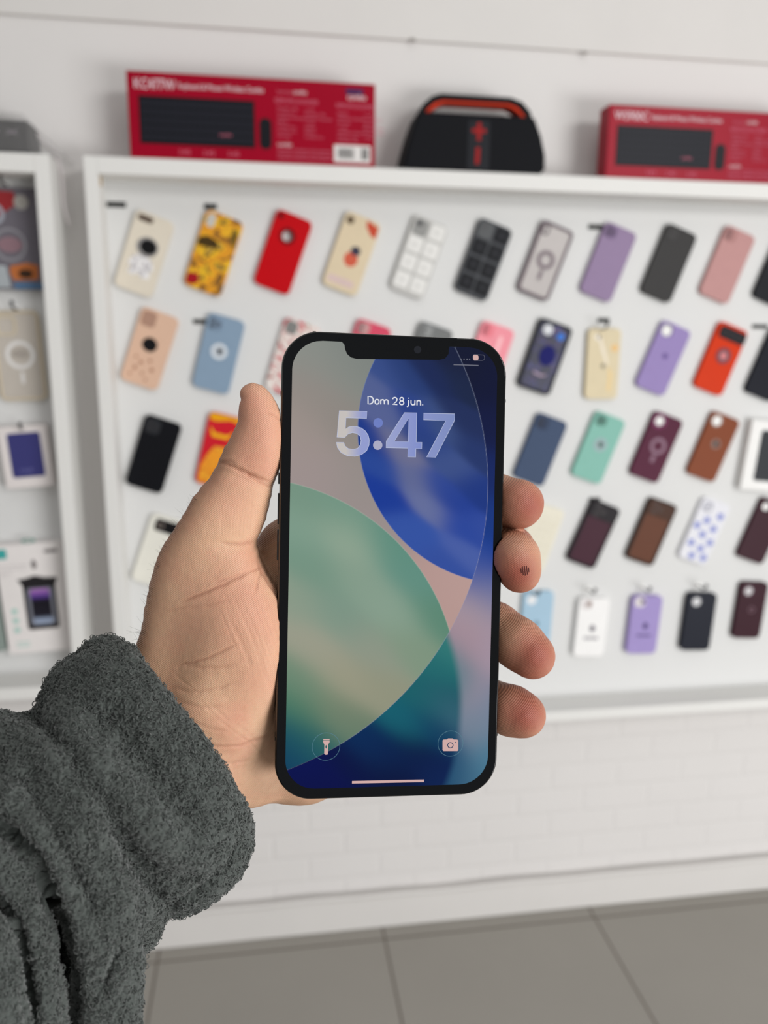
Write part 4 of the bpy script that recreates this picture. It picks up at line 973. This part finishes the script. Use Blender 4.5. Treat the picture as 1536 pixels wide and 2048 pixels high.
# inflate the outline: solve a membrane over it (rounder than a plain edge distance)
u = np.zeros(ins.shape); u[ins] = dist[ins] * 14
for it in range(700):
    v = np.zeros_like(u); v[1:-1, 1:-1] = (u[2:, 1:-1] + u[:-2, 1:-1] + u[1:-1, 2:] + u[1:-1, :-2] + 2.0 * HAND_H ** 2) / 4
    u = np.where(ins, v, 0)
HM = 19.0
u = u / (1 + u / HM ** 2)
gxu, gyu = np.gradient(u, HAND_H)
uo = np.where(ins, u, -np.clip(dist, 0, None) * 16)
pxy = project(np.stack([np.broadcast_to(xx, ins.shape).ravel(), np.broadcast_to(yy, ins.shape).ravel(), np.full(ins.size, -8.0)], 1))
ZC = zc_of(pxy[:, 0], pxy[:, 1]).reshape(ins.shape)
zq = VH.ax[2][None, None, :] - ZC[:, :, None]
q_ = zq ** 2 - uo[:, :, None]
gr = np.where(ins, np.hypot(gxu, gyu), 16)
VH.F = (q_ / np.sqrt(4 * zq ** 2 + gr[:, :, None] ** 2 + 4)).astype(np.float32)
def qr(px, py, z, r): return (*Q(px, py, z), r)
# palm and back of the hand behind the phone
VH.ellipsoid(Q(620, 1340, -28), (26, 36, 12), 9)
VH.ellipsoid(Q(600, 1500, -32), (19, 19, 12), 9, 0.3)
VH.ellipsoid(Q(470, 1380, -26), (22, 34, 12), 9)
VH.chain([qr(390, 1500, -24, 15), qr(300, 1500, -20, 17), qr(180, 1620, -10, 18)], 8)
for pts in ([(560, 1330, -26, 12), (588, 1108, -24, 11.5)], [(600, 1400, -30, 12), (690, 1190, -30, 11.5)], [(620, 1450, -30, 12), (720, 1320, -31, 11)], [(620, 1520, -30, 12), (700, 1440, -30, 10)]):
    VH.chain([qr(*p) for p in pts], 6)
FINGERS = {
 'index': [(588, 1108, -24, 11.3), (760, 1018, -29, 9.8), (910, 985, -26, 9.0), (985, 1000, -15, 8.6), (1037, 1008, -7, 8.1)],
 'middle': [(690, 1190, -30, 11), (820, 1120, -31, 9.8), (950, 1095, -27, 9), (1020, 1098, -13, 7.4), (1030, 1115, -1.5, 7.4), (1040, 1143, -1, 6.6)],
 'ring': [(720, 1320, -31, 10.5), (830, 1260, -31, 9.5), (930, 1235, -26, 8.8), (990, 1256, -16, 8.2), (1035, 1286, -9, 8.0), (1064, 1311, -5, 7.4)],
 'little': [(700, 1440, -30, 9.5), (820, 1400, -29, 8.5), (920, 1390, -25, 8.0), (985, 1408, -16, 7.4), (1022, 1421, -9, 7.6), (1047, 1430, -6, 7.1)]}
HAND_SAVE = VH.F.copy()
TMP = Vol(VH.lo, VH.ax[0][-1:].tolist() + VH.ax[1][-1:].tolist() + VH.ax[2][-1:].tolist(), HAND_H)
for nm, ch in FINGERS.items():
    TMP.F[:] = 30; TMP.n = VH.n; TMP.F = np.full(VH.n, 30.0, np.float32)
    TMP.chain([qr(*p[:3], p[3] + .25) for p in ch], .1, 3.0)
    # fingers blend into the palm but only touch each other
    kx = np.clip((VH.ax[0] + 2) / -14 + .0, 0, 1)[:, None, None] * 6 + .6
    VH.F = smin(VH.F, TMP.F, kx.astype(np.float32)).astype(np.float32)
# flesh gives way to the phone
sl, x, y, z = VH.region((-60, -90, -14), (60, 90, 4))
qx = np.abs(x) - (PWID / 2 - 11.6 + .05); qy = np.abs(y) - (PHEI / 2 - 11.6 + .05)
d2 = np.sqrt(np.maximum(qx, 0) ** 2 + np.maximum(qy, 0) ** 2) + np.minimum(np.maximum(qx, qy), 0) - 11.6
dz = np.abs(z + PTH / 2) - (PTH / 2 + .06)
bx_ = np.sqrt(np.maximum(d2 + .8, 0) ** 2 + np.maximum(dz + .8, 0) ** 2) + np.minimum(np.maximum(d2 + .8, dz + .8), 0) - .8
VH.F[sl] = -smin(-VH.F[sl], bx_.astype(np.float32), .5)
Vv, Q4 = surface_nets(VH)
me = subdivide(Vv, Q4, 2)
# keep only the biggest connected piece is unnecessary: all parts touch
co, no = get_vn(me)
pp = project(co)
front = np.clip((no @ np.array([0, 0, 1.0])) * 2.5, 0, 1)
def seg_dist(pp, line):
    best = np.full(len(pp), 1e9); L_ = [np.array(q, float) for q in line]; tot = 0; tt = np.zeros(len(pp))
    ln = sum(np.linalg.norm(b - a) for a, b in zip(L_[:-1], L_[1:]))
    for a, b in zip(L_[:-1], L_[1:]):
        d = b - a; t = np.clip(((pp - a) @ d) / (d @ d), 0, 1); dd = np.linalg.norm(pp - a - t[:, None] * d, axis=1)
        s_ = (tot + t * np.linalg.norm(d)) / ln; m = dd < best; tt[m] = s_[m]; best = np.minimum(best, dd); tot += np.linalg.norm(d)
    return best, tt
CREASE = [  # (polyline in photo pixels, depth mm, half width px)
 ([(436, 926), (452, 928), (474, 938), (497, 949), (520, 957), (545, 966)], .75, 5), ([(488, 944), (510, 958), (530, 968), (546, 974)], .55, 3.5), ([(438, 925), (456, 921), (468, 926)], .4, 4),
 ([(532, 824), (548, 830), (562, 842)], .3, 4), ([(440, 1086), (470, 1089), (495, 1086), (512, 1083)], .55, 4),
 ([(362, 1204), (385, 1196), (410, 1186), (440, 1172), (462, 1162), (484, 1152), (500, 1143)], .6, 4.5), ([(430, 1166), (455, 1158), (478, 1150), (500, 1140)], .4, 4),
 ([(500, 1143), (520, 1135), (528, 1128)], .4, 4), ([(526, 1136), (516, 1160), (511, 1184)], .45, 4), ([(514, 1120), (524, 1145), (540, 1172), (556, 1196)], .6, 4),
 ([(470, 1330), (440, 1335), (400, 1334), (360, 1330)], .3, 5), ([(475, 1287), (450, 1300), (420, 1315), (390, 1325), (350, 1332)], .45, 4), ([(340, 1375), (380, 1384), (420, 1380), (470, 1366)], .28, 5),
 ([(350, 1400), (400, 1414), (450, 1412)], .25, 5), ([(385, 1470), (430, 1492), (480, 1492), (530, 1476), (548, 1466)], .4, 4), ([(380, 1440), (420, 1455), (460, 1460)], .2, 4),
 ([(420, 1520), (460, 1527), (500, 1520)], .25, 4), ([(330, 1225), (370, 1215), (420, 1210), (460, 1200)], .2, 4),
 ([(1015, 1083), (1030, 1081), (1042, 1082)], .25, 3)]
rr = random.Random(3)
for i in range(26):   # the fine parallel lines running down the ball of the thumb
    x0 = 440 + i * 4.6 + rr.uniform(-2, 2); y0 = 1180 + rr.uniform(-10, 70); L_ = rr.uniform(60, 150)
    CREASE.append(([(x0, y0), (x0 + L_ * .22, y0 + L_ * .5), (x0 + L_ * .42, y0 + L_)], rr.uniform(.06, .15), rr.uniform(2.0, 3.2)))
for i in range(16):
    x0 = 340 + i * 11; y0 = 1345 + i * 9 + rr.uniform(-14, 14); L_ = rr.uniform(50, 90)
    CREASE.append(([(x0, y0), (x0 + L_ * .7, y0 + L_ * .62)], rr.uniform(.05, .12), rr.uniform(2.2, 3.2)))
for i in range(9):
    x0 = 448 + i * 7; CREASE.append(([(x0, 1010 + rr.uniform(-10, 20)), (x0 - 3, 1040), (x0 - 6, 1075)], rr.uniform(.06, .14), 2.8))
dsp = np.zeros(len(co)); red = np.zeros(len(co))
low0 = np.array([mnoise.noise(Vector(c * .09)) for c in co]); mid0 = np.array([mnoise.noise(Vector(c * .45)) for c in co])
for line, dep, wd in CREASE:
    L_ = np.array(line); m = np.where((pp[:, 0] > L_[:, 0].min() - 20) & (pp[:, 0] < L_[:, 0].max() + 20) & (pp[:, 1] > L_[:, 1].min() - 20) & (pp[:, 1] < L_[:, 1].max() + 20) & (front > .05))[0]
    if not len(m): continue
    wd *= .75; jit = np.stack([low0[m] * 4, mid0[m] * 2.0], 1)
    dd, tt = seg_dist(pp[m] + jit, line); taper = np.clip(np.minimum(tt, 1 - tt) * 5 + .25, 0, 1)
    g = np.exp(-(dd / wd) ** 2) * taper * front[m]; sh = np.exp(-((dd - wd * 2.1) / (wd * 1.1)) ** 2) * taper * front[m]
    dsp[m] += -dep * .62 * g + dep * .10 * sh; red[m] = np.maximum(red[m], g * min(1, dep * 1.6))
low, mid = low0, mid0
dsp += low * .25 + mid * .07
# soft hollows and pads of the thumb and palm
def bump2(cx, cy, sx, sy, a, rot=0):
    c_, s_ = math.cos(rot), math.sin(rot); dx, dy = pp[:, 0] - cx, pp[:, 1] - cy; uu, vv = dx * c_ + dy * s_, -dx * s_ + dy * c_
    return a * np.exp(-(uu / sx) ** 2 - (vv / sy) ** 2) * front
dsp += bump2(530, 880, 34, 60, .8) + bump2(455, 1240, 80, 60, 1.2, -.4) + bump2(520, 1440, 26, 60, -.7, .35) + bump2(420, 1440, 70, 30, .6, .7) + bump2(470, 1090, 50, 16, -.7) + bump2(495, 955, 45, 14, -.8, .3)
co2 = co + no * dsp[:, None]
me.vertices.foreach_set('co', (co2 * .001).astype('f').ravel()); me.update()
# how red each area of skin is by itself: finger and thumb pads, centre of the palm, crease lines
def blob(cx, cy, r): return np.exp(-(((pp[:, 0] - cx) ** 2 + (pp[:, 1] - cy) ** 2) / r ** 2))
pk = .75 * blob(520, 860, 62) + .5 * blob(505, 790, 40) + .45 * blob(470, 1000, 50) + .55 * blob(500, 1250, 75) + .35 * blob(520, 1370, 60) + .25 * blob(440, 1180, 60)
tips = blob(1062, 1012, 62) + blob(1040, 1150, 58) + blob(1075, 1310, 62) + blob(1055, 1432, 58)
pk = np.clip(pk * (front > 0) + .15 * low, 0, 1); tips = np.clip(tips, 0, 1)
tan_and_shade = np.clip(.8 - no[:, 2] * .9 - no[:, 0] * .45, 0, 1)  # tan of the outer hand, plus shade painted onto left-facing skin
att = me.color_attributes.new('skin_tone', 'FLOAT_COLOR', 'POINT')
att.data.foreach_set('color', np.c_[np.clip(pk, 0, 1), tips, np.clip(red, 0, 1), tan_and_shade].astype('f').ravel())
for p_ in me.polygons: pass
me.polygons.foreach_set('use_smooth', [True] * len(me.polygons))
person = bpy.data.objects.new('person', me); COL.objects.link(person); person.matrix_world = PM
tag(person, 'left hand of a person in a grey fleece sleeve, gripping the smartphone', 'person')
sk = bpy.data.materials.new('skin'); sk.use_nodes = True; nt = sk.node_tree; b = nt.nodes['Principled BSDF']
b.inputs['Roughness'].default_value = .5; b.inputs['Specular IOR Level'].default_value = .4
b.inputs['Subsurface Weight'].default_value = .12; b.inputs['Subsurface Radius'].default_value = (1.0, .35, .2); b.inputs['Subsurface Scale'].default_value = .0025
at_ = nt.nodes.new('ShaderNodeAttribute'); at_.attribute_name = 'skin_tone'; sp = nt.nodes.new('ShaderNodeSeparateColor'); nt.links.new(at_.outputs['Color'], sp.inputs[0])
tc = nt.nodes.new('ShaderNodeTexCoord')
ns = nt.nodes.new('ShaderNodeTexNoise'); ns.inputs['Scale'].default_value = 180; ns.inputs['Detail'].default_value = 5; nt.links.new(tc.outputs['Object'], ns.inputs['Vector'])
def mixc(a, b_, fac, k=1.0):
    mx = nt.nodes.new('ShaderNodeMix'); mx.data_type = 'RGBA'
    if isinstance(a, tuple): mx.inputs[6].default_value = a
    else: nt.links.new(a, mx.inputs[6])
    mx.inputs[7].default_value = b_
    ml = nt.nodes.new('ShaderNodeMath'); ml.operation = 'MULTIPLY'; ml.inputs[1].default_value = k; ml.use_clamp = True; nt.links.new(fac, ml.inputs[0]); nt.links.new(ml.outputs[0], mx.inputs[0]); return mx.outputs[2]
c = mixc(rgb(SKIN['base']), rgb(SKIN['base2']), ns.outputs['Fac'], .8)
n2 = nt.nodes.new('ShaderNodeTexNoise'); n2.inputs['Scale'].default_value = 55; n2.inputs['Detail'].default_value = 4; nt.links.new(tc.outputs['Object'], n2.inputs['Vector'])
m2 = nt.nodes.new('ShaderNodeMapRange'); m2.inputs['From Min'].default_value = .48; m2.inputs['From Max'].default_value = .72; nt.links.new(n2.outputs['Fac'], m2.inputs['Value'])
c = mixc(c, rgb(SKIN['pink']), m2.outputs[0], .55)
c = mixc(c, rgb(SKIN['tan_and_shade']), at_.outputs['Alpha'], .9)
c = mixc(c, rgb(SKIN['pink']), sp.outputs[0], .8); c = mixc(c, rgb(SKIN['tip']), sp.outputs[1], .95); c = mixc(c, rgb(SKIN['crease']), sp.outputs[2], .4)
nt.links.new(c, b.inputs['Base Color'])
wv = nt.nodes.new('ShaderNodeTexWave'); wv.inputs['Scale'].default_value = 620; wv.inputs['Distortion'].default_value = 6; wv.inputs['Detail'].default_value = 1; wv.inputs['Detail Scale'].default_value = .12
mp = nt.nodes.new('ShaderNodeMapping'); mp.inputs['Rotation'].default_value = (0, 0, .9); nt.links.new(tc.outputs['Object'], mp.inputs[0]); nt.links.new(mp.outputs[0], wv.inputs['Vector'])
vo = nt.nodes.new('ShaderNodeTexVoronoi'); vo.feature = 'DISTANCE_TO_EDGE'; vo.inputs['Scale'].default_value = 900; nt.links.new(tc.outputs['Object'], vo.inputs['Vector'])
ad = nt.nodes.new('ShaderNodeMath'); ad.operation = 'MULTIPLY_ADD'; ad.inputs[1].default_value = .7; nt.links.new(vo.outputs['Distance'], ad.inputs[0]); nt.links.new(wv.outputs['Fac'], ad.inputs[2])
bp = nt.nodes.new('ShaderNodeBump'); bp.inputs['Strength'].default_value = .45; bp.inputs['Distance'].default_value = .0003
nt.links.new(ad.outputs[0], bp.inputs['Height']); nt.links.new(bp.outputs[0], b.inputs['Normal'])
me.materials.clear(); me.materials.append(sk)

# ink smudge of short strokes on the middle fingertip, as thin marks on the skin
from mathutils.bvhtree import BVHTree
bvh = BVHTree.FromPolygons([Vector(v) for v in co2.tolist()], [tuple(p.vertices) for p in me.polygons])
camL = Vector((-(AX @ PT_)).tolist())
def on_skin(px, py, lift=.05):
    d = Vector(Q(px, py, 0.0).tolist()) - camL; h = bvh.ray_cast(camL, d.normalized())
    return (h[0] + h[1] * lift, h[1]) if h[0] else (None, None)
bm = bmesh.new()
for i, (a, b_) in enumerate((((1042, 1137), (1043, 1146)), ((1045, 1133), (1047, 1150)), ((1049, 1132), (1051, 1151)), ((1053, 1132), (1055, 1149)), ((1057, 1135), (1058, 1144)))):
    pts = []
    for k in range(6):
        h, n_ = on_skin(a[0] + (b_[0] - a[0]) * k / 5, a[1] + (b_[1] - a[1]) * k / 5, .0)
        if h: pts.append(h * .001)
    if len(pts) > 2: add_tube(bm, pts, .00016, 5)
o = bm_obj('ink_smudge', bm, mat('ink', (92, 52, 50), .7), person); o['label'] = 'dark smudge on the middle fingertip'
# finger nails on the far side of the fingertips and the edge of the thumb nail
M_NAIL = mat('nail', (214, 170, 154), .3)
def nail(c, nrm, along, w, l):
    n_ = Vector(nrm).normalized(); a = Vector(along); a = (a - n_ * a.dot(n_)).normalized(); s_ = a.cross(n_)
    bm = bmesh.new(); g = []
    for i in range(9):
        row = []
        for j in range(9):
            u_, v_ = (i / 8 - .5) * 2, (j / 8 - .5) * 2; sc_ = math.sqrt(max(0, 1 - .35 * max(0, v_) ** 2))
            row.append(bm.verts.new((Vector(c) + s_ * (u_ * w * sc_ / 2) + a * (v_ * l / 2) - n_ * (u_ ** 2 * w * .22 + v_ ** 2 * .5)) * .001))
        g.append(row)
    for i in range(8):
        for j in range(8): bm.faces.new((g[i][j], g[i + 1][j], g[i + 1][j + 1], g[i][j + 1]))
    o = bm_obj('fingernail', bm, M_NAIL, person, True); s2 = o.modifiers.new('t', 'SOLIDIFY'); s2.thickness = .0005
for nm, ch in FINGERS.items():
    e = np.array(qr(*ch[-1])[:3]); p_ = np.array(qr(*ch[-2])[:3]); r_ = ch[-1][3]
    al = (e - p_); al = al / np.linalg.norm(al); nr = np.array([.35, .2, -1.0]); nr = nr - al * (nr @ al); nr /= np.linalg.norm(nr)
    nail(e + nr * (r_ + .15) - al * 1.0, nr, al, r_ * 1.25, 11)
nn_ = np.array([-.5, .05, -.86]); nail(Q(521, 822, -4) + nn_ * 6.4, nn_, (.1, 1, .05), 9, 11)
# sparse hairs along the wrist edge
bm = bmesh.new(); rr = random.Random(12)
for i in range(85):
    t = rr.random(); k = int(t * 11); e = [(257, 1315), (271, 1293), (285, 1260), (290, 1227), (296, 1193), (302, 1160), (312, 1128), (322, 1101), (337, 1076), (351, 1054), (369, 1027), (388, 995)]
    f_ = t * 11 - k; px = e[k][0] * (1 - f_) + e[k + 1][0] * f_ + rr.uniform(2, 9); py = e[k][1] * (1 - f_) + e[k + 1][1] * f_
    h, n_ = on_skin(px, py, -.2)
    if h is None: continue
    d = (n_ * .6 + Vector((-.5, .6 + rr.uniform(-.6, .6), .1))).normalized(); L_ = rr.uniform(1.6, 4.5) * (1.2 if t < .25 else .75); s_ = Vector((rr.uniform(-1, 1), rr.uniform(-1, 1), rr.uniform(-1, 1))) * .35
    add_tube(bm, [(h + d * L_ * q + s_ * L_ * q * q) * .001 for q in (0, .35, .7, 1)], [.000035, .00003, .000022, .00001], 4)
tag(bm_obj('wrist_hair', bm, mat('hair', (40, 28, 22), .6), person), kind='stuff')

# ------------------------------------------------------------------ fleece sleeve
VS = Vol((-170, -190, -55), (-32, -12, 62), SLEEVE_H)
def ring(c1, c2, zc_, bz, r, n=30, k=3.0, tilt=0.0, bow=0.0):
    a = np.array(Q(*c1, zc_)); b_ = np.array(Q(*c2, zc_)); c_ = (a + b_) / 2; ua = (a - b_) / 2; nrm = np.array([-ua[1], ua[0], 0]) / np.linalg.norm(ua)
    P_ = []
    for i in range(n + 1):
        t = 2 * math.pi * i / n
        P_.append((*(c_ + ua * math.cos(t) + np.array([0, 0, 1]) * bz * math.sin(t) + nrm * tilt * math.sin(t) + nrm * bow * (math.sin(t) ** 2)), r))
    VS.chain(P_, k)
ring((224, 1316), (452, 1636), -8, 24, 5.0, tilt=-9)
ring((196, 1336), (450, 1668), -6, 25, 6.0, k=5, tilt=-9)
ring((163, 1366), (436, 1708), -3, 25, 7.0, k=6, tilt=-9)
ring((144, 1402), (402, 1742), -2, 24, 7.5, k=6, tilt=-7)
ring((132, 1448), (356, 1768), -4, 22, 7.5, k=6, tilt=-4)
# narrower body of the sleeve behind the turned-up edge
def tube(pts, k): VS.chain([qr(*p) for p in pts], k)
tube([(262, 1580, -18, 20), (180, 1720, -16, 19), (110, 1850, -10, 19), (30, 2020, -4, 21), (-40, 2150, 2, 23)], 3)
tube([(60, 1520, -4, 12), (120, 1640, -8, 18), (60, 1900, 4, 20)], 5)
tube([(45, 1500, 4, 9), (-10, 1498, 8, 10), (-60, 1540, 12, 12)], 5)
# folds across the front of the sleeve
FOLDS = [
 ([(20, 1500, 18, 8), (110, 1560, 26, 9), (190, 1660, 29, 9), (262, 1780, 22, 8.5), (268, 1850, 6, 7)], 4),
 ([(-40, 1560, 22, 8), (40, 1590, 30, 9), (120, 1680, 34, 9.5), (190, 1800, 33, 9.5), (214, 1930, 30, 9), (200, 2080, 28, 9)], 1.5),
 ([(-60, 1660, 34, 5), (0, 1712, 38, 5), (52, 1810, 39, 4.8), (84, 1950, 39, 4.6), (94, 2100, 39, 4.6)], 1),
 ([(-80, 1840, 44, 6), (-30, 1890, 46, 6), (-4, 1990, 46, 6), (0, 2110, 46, 6)], 1),
 ([(150, 1440, 14, 6), (210, 1540, 24, 7), (300, 1640, 26, 7), (400, 1700, 16, 6)], 4), ([(250, 1700, 22, 7), (330, 1760, 18, 7), (400, 1740, 10, 6)], 4)]
for ch, k in FOLDS: tube(ch, k)
# hollow inside so the wrist shows out of a real opening
C1 = np.array(Q(365, 1450, -8)); C2 = np.array(Q(250, 1560, -8))
d = C2 - C1; L2 = d @ d
sl, x, y, z = VS.region(np.minimum(C1, C2) - 40, np.maximum(C1, C2) + 40)
u1 = np.array(Q(222, 1312, -8)) - np.array(Q(468, 1640, -8)); u1 /= np.linalg.norm(u1); u3 = np.array([-u1[1], u1[0], 0])
w_ = ((x - C2[0]) * u1[0] + (y - C2[1]) * u1[1]); h_ = ((x - C2[0]) * u3[0] + (y - C2[1]) * u3[1]); zz_ = z + 8
if (C1 - C2) @ u3 < 0: h_ = -h_
cav = np.sqrt((w_ / 27.0) ** 2 + (zz_ / 18.0) ** 2 + (np.minimum(h_, 0) / 8.0) ** 2); cav = (cav - 1) * 18
VS.F[sl] = -smin(-VS.F[sl], cav.astype(np.float32) * 1.0, 2.0)
VS.chain([qr(*p) for p in ((206, 1312, -9, 6), (236, 1344, -5, 6), (272, 1400, 3, 6), (322, 1466, 9, 6), (374, 1536, 11, 6), (414, 1588, 6, 6), (450, 1632, -2, 5.5))], 3)
Vv, Q4 = surface_nets(VS)
me = subdivide(Vv, Q4, 2); co, no = get_vn(me)
lowf = np.array([mnoise.noise(Vector(c * .055)) + .5 * mnoise.noise(Vector(c * .16)) for c in co])
co = co + no * (lowf * 1.3)[:, None]
pj = project(co); fr = np.clip(no[:, 2] * 2 + .2, 0, 1)
DRAPE = [([(190, 1400), (260, 1490), (330, 1580), (385, 1650)], -3.0, 38), ([(110, 1420), (190, 1520), (270, 1620), (350, 1690), (430, 1715)], 2.6, 34),
 ([(215, 1640), (255, 1700), (300, 1770), (335, 1820)], -4.2, 22), ([(335, 1818), (400, 1780), (455, 1725), (485, 1680)], -2.6, 9), ([(-10, 1530), (50, 1560), (100, 1640), (150, 1740), (200, 1850)], -3.2, 26),
 ([(60, 1480), (150, 1580), (220, 1700), (268, 1830)], 1.6, 26), ([(-10, 1640), (70, 1722), (120, 1850), (140, 1950), (146, 2060)], -7, 17), ([(-10, 1785), (40, 1870), (58, 1960), (64, 2060)], -6, 14),
 ([(206, 1981), (225, 1930), (240, 1900)], -2.5, 9)]
for line, dep, wd in DRAPE:
    dd, tt = seg_dist(pj, line); co = co + no * (dep * np.exp(-(dd / wd) ** 2) * fr * np.clip(np.minimum(tt + .0, 1.02 - tt) * 6 + .3, 0, 1))[:, None]
_me = me; _me.vertices.foreach_set('co', co.astype('f').ravel()); _me.update(); co, no = get_vn(_me)
# curled pile: worm-like ridges
wrp = np.array([mnoise.noise_vector(Vector(c * .45)) for c in co])
cw = co + wrp * 1.1
r1 = np.array([mnoise.noise(Vector(c * 1.05)) for c in cw]); r2 = np.array([mnoise.noise(Vector(c * 1.9 + 7)) for c in cw])
dsp = (1 - np.minimum(1, np.abs(r1) * 3.2)) * 1.05 + (1 - np.minimum(1, np.abs(r2) * 3.0)) * .35
co2 = co + no * dsp[:, None]
me.vertices.foreach_set('co', (co2 * .001).astype('f').ravel()); me.update(); me.polygons.foreach_set('use_smooth', [True] * len(me.polygons))
sl_m = mat('fleece', FLEECE, .95, spec=.1, var=.16, scale=700)
sl_m.node_tree.nodes['Principled BSDF'].inputs['Sheen Weight'].default_value = .25
sl_m.node_tree.nodes['Principled BSDF'].inputs['Sheen Roughness'].default_value = .6
me.materials.clear(); me.materials.append(sl_m)
sleeve = bpy.data.objects.new('fleece_sleeve', me); COL.objects.link(sleeve); sleeve.parent = person
sleeve['label'] = 'dark grey curly fleece sleeve with turned-up cuff'
# loose curls standing off the cloth
rr = random.Random(5); nrs = np.random.RandomState(5)
pj = project(co2); vis = np.where((pj[:, 0] > -30) & (pj[:, 0] < 530) & (pj[:, 1] > 1240) & (pj[:, 1] < 2080) & (no[:, 2] > -.35))[0]
pick = nrs.choice(vis, min(N_CURL, len(vis)), replace=False)
VV = []; FF = []
for i in pick:
    p_ = Vector(co2[i]); n_ = Vector(no[i]); t_ = n_.orthogonal().normalized(); t_.rotate(Matrix.Rotation(rr.uniform(0, 6.28), 3, n_)); b_ = n_.cross(t_)
    R_ = rr.uniform(.45, .9); pts = []; a0 = rr.uniform(-.6, .3); sp_ = rr.uniform(3.0, 4.6); lean = rr.uniform(.0, .7)
    for q in range(6):
        a = a0 + sp_ * q / 5; pts.append(p_ + t_ * (R_ * math.cos(a)) + (n_ * (1 - lean) + b_ * lean) * (R_ * math.sin(a)) + b_ * (q * .10) - n_ * .1)
    k = len(VV); rad = rr.uniform(.12, .19)
    for q, c_ in enumerate(pts):
        tg = (pts[min(q + 1, 5)] - pts[max(q - 1, 0)]).normalized(); u_ = tg.orthogonal().normalized(); w2 = tg.cross(u_)
        for s3 in range(3):
            an_ = s3 * 2.0944; VV.append(tuple((c_ + (u_ * math.cos(an_) + w2 * math.sin(an_)) * rad) * .001))
    for q in range(5):
        for s3 in range(3): FF.append((k + q * 3 + s3, k + q * 3 + (s3 + 1) % 3, k + (q + 1) * 3 + (s3 + 1) % 3, k + (q + 1) * 3 + s3))
mc = bpy.data.meshes.new('fleece_pile'); mc.from_pydata(VV, [], FF); mc.update(); mc.polygons.foreach_set('use_smooth', [True] * len(mc.polygons)); mc.materials.append(sl_m)
pile = bpy.data.objects.new('fleece_pile', mc); COL.objects.link(pile); pile.parent = sleeve; tag(pile, kind='stuff')
